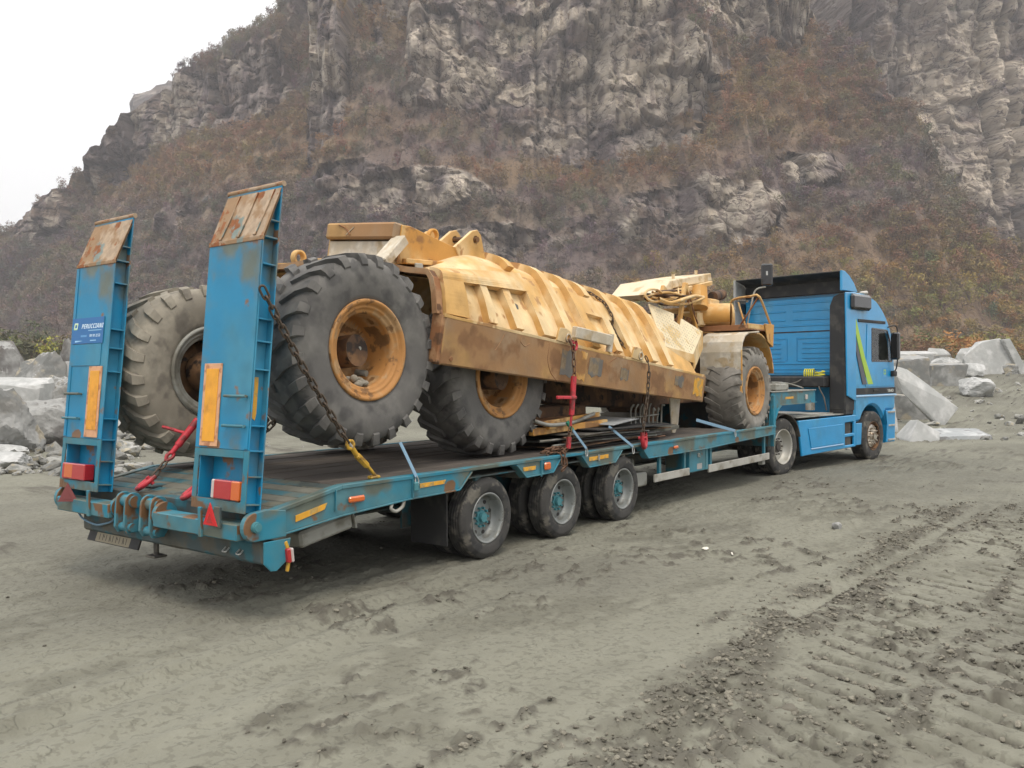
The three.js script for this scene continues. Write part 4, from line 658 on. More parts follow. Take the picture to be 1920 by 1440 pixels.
  for (const z of [-0.55, 0.55]) { new MB().box(3.66, 3.8, 2.03, 2.28, z - 0.24, z + 0.24, 0.05).build('seat_back', M.black, T); new MB().box(3.68, 3.78, 2.32, 2.52, z - 0.13, z + 0.13, 0.04).build('head_rest', M.black, T); }
  // windscreen
  { const g = new MB(); const a = [[4.765, 1.86], [4.665, 2.36], [4.555, 2.72], [4.37, 2.95]]; for (let i = 1; i < a.length; i++) g.bar(V(a[i - 1][0] + 0.01, a[i - 1][1], 0), V(a[i][0] + 0.01, a[i][1], 0), 0.02, 2.1, 0.004); g.build('windscreen', M.glass, T); }
  // rear wall with pressed beads
  const wall = new MB().box(2.80, 2.845, 1.74, 3.32, -1.19, 0.86, 0.01).build('rear_wall', M.cab, T);
  const bead = (y, z0, z1) => { const m = new MB().box(2.786, 2.802, y - 0.017, y + 0.017, z0, z1, 0.008).build('bead', M.cab, wall); return m; };
  for (const y of [3.22, 1.98, 1.87, 1.80]) bead(y, -1.15, 0.82);
  for (const y of [3.06, 2.88]) { bead(y, -1.1, -0.25); bead(y, -0.08, 0.8); } bead(2.76, -1.15, 0.82);
  for (const y of [2.40, 2.30, 2.20, 2.10]) { bead(y, -0.9, -0.35); bead(y, 0.12, 0.78); }
  for (const [z0, z1] of [[-1.0, -0.25], [0.02, 0.84]]) { bead(2.5, z0, z1); bead(2.0 + 0.035, z0, z1); }
  for (const z of [-0.22, 0.0]) new MB().box(2.786, 2.802, 2.04, 2.5, z - 0.012, z + 0.012, 0.008).build('bead', M.cab, wall);
  new MB().box(2.79, 2.80, 2.62, 2.645, -1.18, 0.85, 0.003).build('seam', M.black, wall);
  new MB().prismX([[0.87, 1.05], [1.2, 1.05], [1.2, 3.33], [1.08, 3.33], [0.95, 3.27], [0.88, 3.1]], 2.45, 2.85, 0.02).build('intake_duct', M.black, T);
  new MB().box(2.46, 2.84, 0.95, 1.5, 0.86, 1.19, 0.03).build('battery_box', M.black, T);
  new MB().box(2.3, 2.85, 1.5, 1.72, -1.1, 0.85, 0.03).build('cab_mount', M.black, T);
  // roof air deflector, open to the rear
  const df = part('air_deflector', T);
  for (const s of [1, -1]) new MB().prism([[2.33, 3.375], [2.33, 3.765], [2.47, 3.76], [2.66, 3.68], [2.85, 3.55], [3.0, 3.378]], s * 1.15, s * 1.2, 0.012).build('deflector_side', s > 0 ? M.cab : M.paleGrey, df);
  new MB().bar(V(2.33, 3.75, 0), V(2.66, 3.672, 0), 0.02, 2.28, 0.004).bar(V(2.66, 3.672, 0), V(3.0, 3.39, 0), 0.02, 2.28, 0.004).build('deflector_top', M.black, df);
  new MB().box(2.72, 2.74, 3.375, 3.62, -1.14, 1.14, 0.003).build('deflector_back', M.black, df);
  for (const z of [0.62, 0.98]) { new MB().cyl(V(3.55, 3.42, z), V(3.85, 3.43, z), 0.015, 0.05, 12).cyl(V(3.6, 3.34, z), V(3.6, 3.42, z), 0.015).build('air_horn', M.chrome, T); }
  // coiled air lines
  for (const [zc, yc, k] of [[0.50, 1.76, 0], [0.70, 1.70, 1]]) { const p = []; for (let i = 0; i <= 110; i++) { const t = i / 110; p.push(V(2.42 + 0.075 * Math.cos(t * 32), yc + (k ? 0.12 - 0.28 * t : 0.10 * Math.sin(t * 32)), zc + (k ? 0.085 * Math.sin(t * 32) : -0.12 + 0.22 * t))); } new MB().add(new THREE.TubeGeometry(new THREE.CatmullRomCurve3(p), 330, 0.013, 6)).build('coiled_air_line', M.hose, T); }
  new MB().tube([V(2.42, 1.62, 0.72), V(2.3, 1.5, 0.74), V(2.3, 1.3, 0.84), V(2.32, 1.05, 0.88)], 0.014).build('air_hose', M.darkSteel, T);
  new MB().tube([V(2.42, 1.74, 0.42), V(2.2, 1.6, 0.3), V(1.8, 1.52, 0.1), V(1.6, 1.5, -0.1)], 0.014).build('air_hose', M.darkSteel, T);
  new MB().cyl(V(2.3, 1.05, 0.55), V(2.3, 1.42, 0.55), 0.09, 0.09, 20).build('air_dryer', M.greySteel, T);
}

// ------------------------------------------------------------------ articulated dump truck standing on the trailer
const dumper = thing('dump_truck', 'yellow articulated dump truck without a cab, loaded on the trailer bed', 'dump truck');
function bigTyreGeo(R, w, r, wear = 0) {
  const b = new MB(), half = [[r - 0.01, -0.07], [r + 0.015, -0.02], [r + 0.06, 0.0], [r + (R - r) * 0.45, 0.018], [R - 0.14, 0.014], [R - 0.085, -0.008], [R - 0.048, -0.05], [R - 0.037 + wear, -0.11], [R - 0.034 + wear, -w / 2]];
  b.lathe([...half, ...half.slice(0, -1).reverse().map(p => [p[0], -w - p[1]])], 72);
  const n = 24, pos = [], pt = (rad, z, th) => [rad * Math.cos(th), rad * Math.sin(th), z];
  for (const e of [0, 1]) for (let i = 0; i < n; i++) {
    const th0 = (i + (e ? 0.5 : 0)) / n * Math.PI * 2 + (h3(i, e, 5) - 0.5) * 0.02, nd = [[R - 0.07, -w / 2 + 0.03, R - 0.004, -w / 2 + 0.03, 0.17, 0.055], [R - 0.07, -0.13, R, -0.12, 0.05, 0.062], [R - 0.09, -0.045, R - 0.012, -0.012, 0.0, 0.064], [R - 0.10, -0.02, R - 0.05, 0.004, -0.012, 0.06], [R - 0.13, 0.0, R - 0.105, 0.016, -0.016, 0.055]];
    const Z = (z) => e ? -w - z : z, row = nd.map(([ri, zi, ro, zo, sk, hw]) => { const t = th0 + (e ? sk : sk); return { a: pt(ri, Z(zi), t - hw), b: pt(ro, Z(zo), t - hw * 0.82), c: pt(ro, Z(zo), t + hw * 0.82), d: pt(ri, Z(zi), t + hw) }; });
    const quad = (p, q, s, t) => pos.push(...p, ...q, ...s, ...p, ...s, ...t);
    for (let k = 1; k < row.length; k++) { const p = row[k - 1], q = row[k]; quad(p.b, q.b, q.c, p.c); quad(p.a, q.a, q.b, p.b); quad(p.c, q.c, q.d, p.d); }
    quad(row[0].a, row[0].b, row[0].c, row[0].d); const l = row[row.length - 1]; quad(l.a, l.d, l.c, l.b);
  }
  const g = new THREE.BufferGeometry(); g.setAttribute('position', new THREE.Float32BufferAttribute(pos, 3)); g.computeVertexNormals(); b.add(g); return b.geo();
}
function bigWheel(x, y, z, side, R, w, r, key, mats, roll = 0) {
  const g = part('wheel', dumper, x, y, z); if (side < 0) g.rotation.y = Math.PI; const sp = part('spin', g); g.remove(sp);
  const t = mesh('tyre', cached(key + 'T', () => bigTyreGeo(R, w, r, key === 'f' ? 0.022 : 0)), mats[0], g); t.rotation.z = roll;
  const ring = [[r + 0.006, -0.05], [r + 0.022, -0.022], [r + 0.018, 0.002], [r - 0.004, 0.008], [r - 0.022, -0.012], [r - 0.03, -0.03], [r - 0.045, -0.022], [r - 0.058, -0.03], [r - 0.066, -0.048], [r - 0.082, -0.044], [r - 0.098, -0.058], [r - 0.104, -0.08]];
  mesh('rim', cached(key + 'R', () => new MB().lathe(ring, 56).geo()), mats[1], g);
  const back = ring.map(([a, b]) => [a, -w - b]); mesh('inner_rim', cached(key + 'B', () => new MB().lathe(back, 56).geo()), mats[2], g);
  mesh('barrel', cached(key + 'D', () => new MB().lathe([[r - 0.104, -0.08], [r - 0.11, -0.2], [r - 0.12, -0.33], [r - 0.15, -0.36], [0.16, -0.38], [0.15, -0.33], [0.001, -0.33]], 48).lathe([[r - 0.11, -0.34], [r - 0.104, -w + 0.08]], 48).geo()), mats[3], g);
  mesh('hub', cached(key + 'H', () => { const b = new MB(); b.cyl(V(0, 0, -0.34), V(0, 0, -0.2), 0.135, 0.12, 28).cyl(V(0, 0, -0.2), V(0, 0, -0.17), 0.085, 0.075, 24); return b.geo(); }), mats[3], g);
  for (const [q, t0] of [[0.12, 0.5]]) new MB().cyl(V(Math.cos(t0) * q * 0.3, Math.sin(t0) * q * 0.3, -0.17), V(Math.cos(t0) * q * 0.3, Math.sin(t0) * q * 0.3, -0.155), 0.018, 0.018, 10).build('plug', M.greySteel, g);
  return g;
}
const wm = [M.rubber, M.rim, M.rim, M.rim];
const wRear = bigWheel(-1.415, 2.0, 1.2, 1, 0.83, 0.6, 0.415, 'b', wm, 0.1);
bigWheel(0.63, 1.76, 1.05, 1, 0.83, 0.6, 0.415, 'b', wm, 0.23);
const wl = [M.rubberDusty, M.greySteel, M.greySteel, M.brownDark];
bigWheel(-1.68, 1.83, -1.25, -1, 0.83, 0.6, 0.415, 'b', wl, 0.05); bigWheel(0.3, 1.772, -1.25, -1, 0.83, 0.6, 0.415, 'b', wl, 0.3);
const wf = [M.rubberFront, M.rim, M.rim, M.rim];
bigWheel(6.97, 1.50, 1.29, 1, 0.72, 0.58, 0.375, 'f', wf, 0.05); bigWheel(6.97, 1.50, -1.29, -1, 0.72, 0.58, 0.375, 'f', wf, 0.4);
{ // rubble and mud lying in the right rear rim
  const b = new MB(); for (let i = 0; i < 26; i++) { const t = -Math.PI / 2 + rr(-0.45, 0.62), q = 0.305 - rr(0.0, 0.05), s = rr(0.02, 0.045); const g = new THREE.IcosahedronGeometry(s, 1); g.scale(rr(0.8, 1.5), rr(0.6, 1), 1); g.translate(Math.cos(t) * q, Math.sin(t) * q, -rr(0.07, 0.3)); b.add(g); }
  b.build('caked_mud', M.rubberDusty, wRear).userData.kind = 'stuff';
  new MB().cyl(V(0.13, -0.19, -0.31), V(0.15, -0.2, -0.2), 0.03, 0.028, 14).build('valve_cap', M.greySteel, wRear);
}
{ // frames, axles, bogie
  const D = dumper;
  for (const s of [1, -1]) { new MB().bar(V(-1.9, 1.86, s * 0.34), V(5.3, 1.42, s * 0.34), 0.34, 0.12, 0.01).build('rear_frame_beam', M.brownDark, D); new MB().bar(V(-1.5, 1.9, s * 0.56), V(0.45, 1.75, s * 0.56), 0.26, 0.14, 0.02).build('bogie_beam', M.brownDark, D);
    new MB().box(5.2, 8.3, 1.32, 1.68, s * 0.4 - 0.07, s * 0.4 + 0.07, 0.01).build('front_frame_beam', M.brownDark, D); }
  for (const [x, y, y2] of [[-1.42, 2.0, 1.83], [0.6, 1.765, 1.772], [6.97, 1.5, 1.5]]) new MB().cyl(V(x, y, 1.05), V(x - (y !== y2 ? 0.24 : 0), y2, -1.05), 0.14, 0.14, 18).build('axle', M.brownDark, D);
  new MB().cyl(V(-1.66, 1.83, -0.85), V(-1.63, 1.84, -0.5), 0.2, 0.16, 20).build('brake_drum', M.brownDark, D);
  new MB().box(-1.8, -1.6, 1.5, 1.9, -0.3, 0.3, 0.02).build('rear_cross_tube', M.brownDark, D);
  new MB().box(5.0, 5.6, 1.2, 1.75, -0.35, 0.35, 0.05).build('hitch_block', M.brownDark, D);
  // front unit
  const k0 = D.children.length;
  const fo = [[6.63, 1.52], [6.62, 2.12], [6.66, 2.28], [6.76, 2.39], [6.92, 2.44], [7.35, 2.47]], fi = fo.map(([x, y]) => [x + 0.022, y - 0.022]).reverse();
  const off = (p, k) => p.map(([x, y]) => [x + k, y]);
  for (const s of [1, -1]) {
    const f = new MB().prism([...fo, ...fi], s * 0.5, s * 1.2, 0.004).build('fender', M.fender, D);
    new MB().box(6.595, 6.655, 1.475, 1.585, s * 0.5, s * 1.205, 0.006).build('fender_lip', M.amber, f);
    const e = []; const q = []; for (let i = 0; i <= 12; i++) { const t = (100 - 95 * i / 12) * Math.PI / 180; e.push([7.4 + 0.72 * Math.cos(t), 1.72 + 0.73 * Math.sin(t)]); q.unshift([7.4 + 0.69 * Math.cos(t), 1.72 + 0.70 * Math.sin(t)]); }
    new MB().prism([...e, ...q], s * 0.72, s * 1.16, 0.006).build('fender_front', M.amber, f);
    new MB().bar(V(6.64, 1.5, s * 1.195), V(6.63, 2.15, s * 1.195), 0.03, 0.02, 0.006).build('fender_bead', M.amber, f);
    new MB().box(6.95, 8.02, 2.48, 2.5, s * 0.35, s * 1.18, 0.003).build('tray_floor', M.railEdge, D);
    new MB().box(7.98, 8.02, 2.22, 2.6, s * 0.35, s * 1.18, 0.006).build('tray_front', M.amber, D); new MB().box(6.95, 7.98, 2.50, 2.58, s * 1.15, s * 1.18, 0.005).build('tray_side', M.amber, D); new MB().box(6.93, 6.95, 2.47, 2.56, s * 0.35, s * 1.18, 0.004).build('tray_rear', M.railEdge, D);
    new MB().prism([[7.98, 2.22], [8.02, 2.60], [7.6, 2.60], [7.75, 2.3]], s * 1.181, s * 1.2, 0.004).build('tray_gusset', M.amber, D);
  }
  new MB().tube([V(7.98, 2.58, 1.16), V(7.52, 3.04, 1.14), V(7.6, 3.06, 0.95), V(7.9, 3.07, 0.6), V(7.95, 3.0, 0.46), V(7.97, 2.6, 0.44)], 0.02, 8).build('handrail', M.amber, D);
  new MB().tube([V(7.55, 3.02, 1.1), V(7.75, 2.6, 0.72)], 0.016, 8).build('handrail', M.railEdge, D); new MB().tube([V(7.9, 3.0, 0.62), V(7.8, 2.6, 0.78)], 0.016, 8).build('handrail', M.amber, D);
  new MB().cyl(V(6.98, 2.75, 0.28), V(7.18, 2.74, 0.78), 0.19, 0.19, 26).build('air_reservoir', M.amber, D);
  new MB().cyl(V(7.18, 2.74, 0.78), V(7.2, 2.74, 0.81), 0.2, 0.17, 26).build('reservoir_end', M.amber, D);
  new MB().cyl(V(6.75, 2.84, 0.42), V(6.86, 3.18, 0.36), 0.155, 0.15, 22).build('air_cleaner', M.amber, D);
  new MB().cyl(V(7.3, 3.06, 0.42), V(7.95, 3.16, 0.3), 0.09, 0.09, 18).build('muffler', M.brownDark, D);
  new MB().box(6.7, 7.0, 2.55, 2.8, 0.1, 0.45, 0.03).box(6.98, 7.4, 2.86, 3.02, 0.1, 0.5, 0.02).build('pump_housing', M.cream, D);
  new MB().cyl(V(7.6, 2.56, 0.62), V(7.6, 2.80, 0.62), 0.06, 0.06, 16).build('filler_neck', M.amber, D); new MB().cyl(V(7.6, 2.80, 0.62), V(7.6, 2.85, 0.62), 0.065, 0.06, 16).build('filler_cap', M.fender, D);
  const hood = new MB().prism([[5.75, 3.02], [6.08, 3.25], [7.6, 3.50], [7.64, 3.37], [6.2, 3.14], [5.9, 2.94]], -0.55, 0.36, 0.012).build('hood_panel', M.hood, D);
  for (const x of [6.5, 7.35]) new MB().cyl(V(x, 3.245 + (x - 6.08) * 0.163, 0.2), V(x, 3.33 + (x - 6.08) * 0.163, 0.2), 0.022, 0.03, 10).build('hood_stud', M.hood, hood);
  new MB().prism([[5.85, 3.05], [7.48, 3.35], [7.48, 3.28], [5.9, 2.98]], 0.1, 0.34, 0.006).build('hood_edge', M.cream, D);
  for (const [a, b, w] of [[V(5.88, 2.5, 0.5), V(6.18, 3.2, 0.46), 0.07], [V(6.2, 3.2, 0.46), V(6.52, 2.5, 0.48), 0.06], [V(5.5, 2.9, 0.4), V(5.6, 3.1, 0.4), 0.12]]) new MB().bar(a, b, w, 0.06, 0.008).build('mast_brace', M.amber, D);
  new MB().tube([V(6.1, 2.85, 0.54), V(6.2, 2.95, 0.54), V(6.3, 2.75, 0.55), V(6.45, 2.58, 0.55)], 0.015).build('pipe', M.railEdge, D);
  for (let i = 0; i < 11; i++) { const y0 = 2.84 + rr(0, 0.16), z0 = 0.35 + rr(0, 0.3), l = rr(0.8, 1.7); new MB().tube([V(5.0 + rr(-0.3, 0.3), y0, z0), V(5.4, y0 + rr(-0.05, 0.1), z0 + rr(-0.05, 0.05)), V(5.4 + l * 0.5, y0 + rr(0, 0.14), z0 + rr(-0.1, 0.05)), V(5.2 + l, y0 + rr(0.06, 0.26), z0 + rr(-0.15, 0))], rr(0.012, 0.028), 7).build('hydraulic_hose', i % 3 === 0 ? M.brownDark : i % 3 === 1 ? M.amber : M.cream, D); }
  { const p = []; for (let i = 0; i <= 16; i++) { const t = i / 16 * Math.PI * 1.5 + 0.6; p.push(V(5.0 + 0.28 * Math.cos(t), 2.92 + 0.09 * Math.sin(t), 0.55)); } new MB().tube(p, 0.018, 7, 40).build('hydraulic_hose', M.cream, D); }
  new MB().box(5.7, 8.1, 1.68, 2.45, -0.6, 0.42, 0.05).build('engine_block', M.brownDark, D);
  new MB().box(5.9, 6.9, 2.45, 2.75, -0.5, 0.3, 0.04).build('engine_head', M.brownDark, D);
  new MB().box(7.1, 8.0, 2.45, 2.9, -0.5, 0.25, 0.04).build('radiator_housing', M.amber, D);
  for (let i = 0; i < 6; i++) new MB().cyl(V(5.9 + i * 0.17, 2.5, 0.3), V(5.9 + i * 0.17, 2.62 + (i % 2) * 0.05, 0.42), 0.045, 0.04, 10).build('injector', M.railEdge, D);
  const ma = new MB().tube([V(7.6, 2.6, 0.9), V(7.75, 3.1, 0.95), V(7.8, 3.2, 1.0), V(8.0, 3.24, 1.06)], 0.014, 8).build('mirror_arm', M.greySteel, D);
  new MB().obox(8.02, 3.45, 1.08, 0.07, 0.37, 0.19, 0, 0.35, 0, 0.025).build('mirror_head', M.blackGloss, ma); new MB().obox(7.983, 3.47, 1.095, 0.004, 0.07, 0.03, 0, 0.35, 0, 0.001).build('mirror_clip', M.silver, ma);
  for (const m of D.children.slice(k0)) { m.geometry.computeBoundingBox(); const c = m.geometry.boundingBox; m.position.set(-0.25, 0, (c.min.z + c.max.z) > 0.1 ? 0.1 : (c.min.z + c.max.z) < -0.6 ? -0.1 : 0); }
}

// ------------------------------------------------------------------ dump body lying upside down on the dump truck (own frame: x along its rim, -z across)
const body = thing('tipper_hopper', 'cream yellow tipper hopper turned upside down, with ribs and rust brown rim, over the wheels', 'hopper', -0.6, 2.325, 1.32);
body.rotation.set(0.096, 0, -0.103);
const SEC_R = [[0, 0], [0.05, 0.2], [0.10, 0.32], [0.14, 0.37], [0.41, 0.385], [0.74, 0.43], [1.32, 0.45]], SEC_M = [[0, 0], [0.14, 0.21], [0.29, 0.42], [0.44, 0.61], [0.60, 0.77], [0.86, 0.84], [1.32, 0.85]];
const secAt = (s) => { const k = sm(0.05, 1.35, s); return SEC_R.map((p, i) => [lerp(p[0], SEC_M[i][0], k), lerp(p[1], SEC_M[i][1], k)]); };
function secPoint(s, q) { // q 0..12 across the whole vault; a smooth curve through the section
  const P = secAt(s), at = (i) => i <= 6 ? P[clamp(i, 0, 6)] : [2.64 - P[clamp(12 - i, 0, 6)][0], P[clamp(12 - i, 0, 6)][1]];
  const i = Math.min(11, Math.floor(q)), t = q - i, p0 = at(Math.max(0, i - 1)), p1 = at(i), p2 = at(i + 1), p3 = at(Math.min(12, i + 2));
  const cr = (a, b, c, d) => 0.5 * (2 * b + (c - a) * t + (2 * a - 5 * b + 4 * c - d) * t * t + (3 * b - a - 3 * c + d) * t * t * t); return [cr(p0[0], p1[0], p2[0], p3[0]), cr(p0[1], p1[1], p2[1], p3[1])];
}
const sEnd = (n) => 5.68 - 0.35 * n;
function bodyPt(s, q, off = 0) { // a point on the vault, off metres proud of it
  const a = secPoint(s, q); if (!off) return V(s, a[1], -a[0] - 0.085); const b = secPoint(s, Math.min(12, q + 0.05)), c = secPoint(s, Math.max(0, q - 0.05)); const dx = b[0] - c[0], dy = b[1] - c[1], l = Math.hypot(dx, dy) || 1; return V(s, a[1] + dx / l * off, -a[0] - 0.085 + dy / l * off);
}
function grid(ns, nq, f) { const pos = []; for (let j = 0; j < nq; j++) for (let i = 0; i < ns; i++) { const a = f(i / ns, j / nq), b = f((i + 1) / ns, j / nq), c = f((i + 1) / ns, (j + 1) / nq), d = f(i / ns, (j + 1) / nq); pos.push(a.x, a.y, a.z, b.x, b.y, b.z, c.x, c.y, c.z, a.x, a.y, a.z, c.x, c.y, c.z, d.x, d.y, d.z); } const g = new THREE.BufferGeometry(); g.setAttribute('position', new THREE.Float32BufferAttribute(pos, 3)); g.computeVertexNormals(); return g; }
{
  const B = body, skin = (off) => (u, v) => { const q = v * 12, a = secPoint(3, q)[1], s = lerp(-0.0, sEnd(a), u), dent = off ? 0 : (fbm(s * 2.2, q * 1.2, 50, 3) - 0.5) * 0.03; return bodyPt(s, q, off + dent); };
  new MB().add(grid(70, 44, skin(0))).add(grid(40, 30, skin(-0.03))).build('shell', M.cream, B);
  // raised strips that follow the vault: x range, q range, height, width
  const strip = (name, s0, s1, q0, q1, h, mat, slant = 0) => { const m = 12, pos = []; const P = (k, e, o) => bodyPt((e ? s1 : s0) + slant * k / m, lerp(q0, q1, k / m), o); const quad = (a, b, c, d) => { for (const p of [a, b, c, a, c, d]) pos.push(p.x, p.y, p.z); };
    for (let k = 0; k < m; k++) { quad(P(k, 0, h), P(k, 1, h), P(k + 1, 1, h), P(k + 1, 0, h)); quad(P(k, 0, -0.005), P(k, 0, h), P(k + 1, 0, h), P(k + 1, 0, -0.005)); quad(P(k, 1, -0.005), P(k + 1, 1, -0.005), P(k + 1, 1, h), P(k, 1, h)); }
    quad(P(0, 0, -0.005), P(0, 1, -0.005), P(0, 1, h), P(0, 0, h)); quad(P(m, 0, -0.005), P(m, 0, h), P(m, 1, h), P(m, 1, -0.005)); const g = new THREE.BufferGeometry(); g.setAttribute('position', new THREE.Float32BufferAttribute(pos, 3)); g.computeVertexNormals(); return new MB().add(g).build(name, mat, B); };
  // near flank: doubler plate above, three pockets below, then the long ribs
  strip('doubler_plate', 0.04, 1.72, 2.25, 3.35, 0.078, M.cream);
  strip('rib', 0.04, 0.38, 0.1, 2.25, 0.078, M.cream); strip('rib', 0.70, 0.84, 0.1, 2.25, 0.078, M.cream); strip('rib', 1.16, 1.30, 0.1, 2.25, 0.078, M.cream); strip('rib', 1.66, 1.92, 0.1, 3.0, 0.078, M.cream);
  strip('rib', 1.55, 1.67, 3.6, 5.6, 0.078, M.cream);
  const longRibs = [[2.16, 2.32], [2.66, 2.83], [3.58, 3.74], [4.16, 4.31], [4.62, 4.77]];
  for (const [a, b] of longRibs) strip('rib', a, b, 0.1, 5.8, 0.085, M.cream);
  strip('rib', 3.08, 3.21, 3.3, 5.7, 0.078, M.cream); strip('doubler_plate', 2.84, 3.57, 2.05, 3.2, 0.06, M.cream); strip('rib', 3.28, 3.44, 0.3, 2.05, 0.06, M.cream);
  // far flank
  for (const [a, b] of [[0.04, 0.38], [1.16, 1.3], ...longRibs]) strip('rib', a, b, 6.4, 11.9, 0.085, M.cream);
  // rim rails
  const rail = (z0, z1) => new MB().prism([[0.02, 0.0], [5.72, 0.0], [5.74, -0.36], [4.9, -0.385], [0.02, -0.445]], z0, z1, 0.014);
  const rn = rail(-0.16, 0.012).build('rim_rail', M.rail, B); rail(-2.83, -2.68).build('rim_rail', M.rail, B);
  { const pts = []; for (let i = 0; i <= 60; i++) pts.push([i / 60 * 5.7, 0.014 + 0.014 * vn(i * 0.7, 3, 4)]); new MB().prism([[0, -0.01], [5.7, -0.01], ...pts.reverse()], -0.02, 0.013, 0.002).build('torn_edge', M.cream, rn); }
  new MB().box(-0.02, 0.03, -0.44, 0.01, -0.13, -0.0, 0.008).build('rail_end', M.railEdge, rn);
  new MB().box(5.70, 5.78, -0.37, 0.01, -0.14, -0.0, 0.01).build('rail_end', M.rail, rn);
  new MB().cyl(V(0.16, -0.38, 0.01), V(0.16, -0.38, 0.02), 0.022, 0.02, 14).build('bolt', M.railEdge, rn);
  for (const [x0, x1, y0, y1, m] of [[1.98, 2.24, -0.36, -0.06, M.patch], [2.27, 2.5, -0.37, -0.03, M.amber], [2.56, 2.86, -0.3, -0.08, M.patch], [3.3, 3.5, -0.27, -0.13, M.patch], [3.98, 4.16, -0.33, -0.1, M.rail], [4.78, 5.05, -0.22, -0.06, M.patch], [5.38, 5.68, -0.3, -0.04, M.reflector]]) {
    const pts = []; const n = 7; for (let i = 0; i <= n; i++) pts.push([lerp(x0, x1, i / n), y1 + rr(-0.02, 0.012)]); for (let i = n; i >= 0; i--) pts.push([lerp(x0, x1, i / n), y0 + rr(-0.015, 0.03)]); new MB().prism(pts, 0.0125, 0.015, 0.0005).build('worn_marking', m, rn); }
  for (const pts of [[[0.92, -0.04], [0.86, -0.14], [0.8, -0.22]], [[1.2, -0.02], [1.2, -0.08], [1.28, -0.12], [1.36, -0.08]], [[1.72, -0.03], [1.72, -0.2], [1.8, -0.33], [1.95, -0.42]], [[3.0, -0.1], [3.1, -0.05], [3.16, -0.02]]]) new MB().tube(pts.map(p => V(p[0], p[1], 0.012)), 0.0045, 5).build('weld_line', M.railEdge, rn);
  // rear rim following the section, rust brown
  strip('rear_rim', -0.06, 0.03, 0.05, 11.95, 0.045, M.railEdge); strip('rear_rim', -0.065, -0.055, 0.05, 11.95, 0.05, M.rail);
  for (const [s, q] of [[0.3, 4.6], [0.32, 3.25]]) { const p = bodyPt(s, q, 0.04); new MB().obox(p.x, p.y, p.z, 0.14, 0.09, 0.02, q < 4 ? -0.9 : -0.2, 0.2, 0.2).build('clip_plate', M.greySteel, B); }
  // stop frame and hinge ears on top
  const Tn = -0.85, Tf = -1.86;
  new MB().box(0.06, 0.22, 0.735, 0.90, Tf, Tn, 0.02).build('stop_beam', M.rail, B);
  new MB().box(0.12, 0.2, 0.40, 0.722, Tf + 0.02, Tn - 0.03, 0.006).build('stop_web', M.fender, B);
  for (const z of [Tn, Tf]) new MB().prism([[0.14, 0.5], [0.14, 0.885], [0.26, 0.90], [0.70, 0.86], [0.95, 0.84], [1.46, 0.90], [1.44, 0.68], [1.2, 0.66]], z - 0.0, z + (z === Tn ? 0.018 : -0.018), 0.005).build('frame_plate', M.amber, B);
  new MB().box(0.2, 1.4, 0.83, 0.845, Tf + 0.02, Tn - 0.01, 0.003).build('frame_top', M.cream, B);
  new MB().bar(V(0.2, 0.54, Tn + 0.05), V(1.42, 0.72, Tn + 0.05), 0.05, 0.07, 0.008).build('frame_foot', M.amber, B);
  const ear = (s0, z) => new MB().prism([[s0 - 0.30, 0.84], [s0 - 0.05, 1.07], [s0 + 0.03, 1.10], [s0 + 0.1, 1.06], [s0 + 0.24, 0.80], [s0 + 0.16, 0.74], [s0 - 0.2, 0.74]], z - 0.022, z + 0.022, 0.006, [[s0 + 0.02, 0.99, 0.05]]).build('hinge_ear', M.cream, B);
  ear(1.24, -0.84); ear(1.24, -1.14); ear(1.24, -1.5); ear(1.24, -1.82);
  new MB().cyl(V(1.26, 0.99, -0.79), V(1.26, 0.99, -1.2), 0.03, 0.03, 14).build('hinge_pin', M.brownDark, B);
  new MB().lathe([[0.05, -0.02], [0.075, -0.02], [0.075, 0.02], [0.05, 0.02], [0.05, -0.02]], 20, new THREE.Matrix4().setPosition(0.72, 0.91, -0.95)).build('pipe_stub', M.amber, B);
  new MB().bar(V(0.14, 0.74, Tn + 0.03), V(-0.12, 0.45, Tn + 0.06), 0.1, 0.16, 0.01).build('brace', M.fender, B);
    new MB().tube([V(0.057, 0.875, -1.66), V(0.057, 0.84, -1.55), V(0.057, 0.77, -1.47)], 0.008, 6).build('weld_line', M.railEdge, B); new MB().tube([V(0.057, 0.85, -1.43), V(0.057, 0.77, -1.53)], 0.006, 6).build('weld_line', M.fender, B);
  { const r = new MB().lathe([[0.05, -0.03], [0.085, -0.03], [0.085, 0.03], [0.05, 0.03], [0.05, -0.03]], 20, new THREE.Matrix4().setPosition(0.03, 0.52, -2.2)).build('lifting_ring', M.cream, B); }
  // lifting eyes and latch bar on the near flank
  for (const s of [2.02, 3.70]) { const e = new MB().prism([[s - 0.19, 0.02], [s + 0.12, 0.0], [s + 0.12, 0.06], [s + 0.05, 0.15], [s - 0.04, 0.17], [s - 0.16, 0.16]], 0.0, 0.025, 0.004, [[s + 0.02, 0.07, 0.034]]).build('lifting_eye', M.cream, B); new MB().lathe([[0.034, 0], [0.052, 0], [0.05, 0.012], [0.036, 0.012], [0.034, 0]], 20, new THREE.Matrix4().setPosition(s + 0.02, 0.07, 0.025)).build('eye_boss', M.fender, e); }
  const lb = new MB().obox(2.58, 0.16, -0.0, 0.80, 0.13, 0.07, 0, 0, 0.01, 0.01).build('latch_bar', M.fender, B); new MB().cyl(V(2.98, 0.03, 0.0), V(2.98, 0.24, 0.0), 0.04, 0.04, 14).build('latch_knuckle', M.fender, lb); new MB().cyl(V(2.98, -0.0, 0.0), V(2.98, 0.12, 0.0), 0.012, 0.012, 8).build('latch_rod', M.cream, lb);
  // front foot that stands on the bed
  new MB().prism([[5.28, -0.34], [5.62, -0.36], [5.66, -0.72], [5.60, -0.86], [5.50, -0.86]], -0.30, -0.28, 0.003).build('front_foot', M.fender, B);
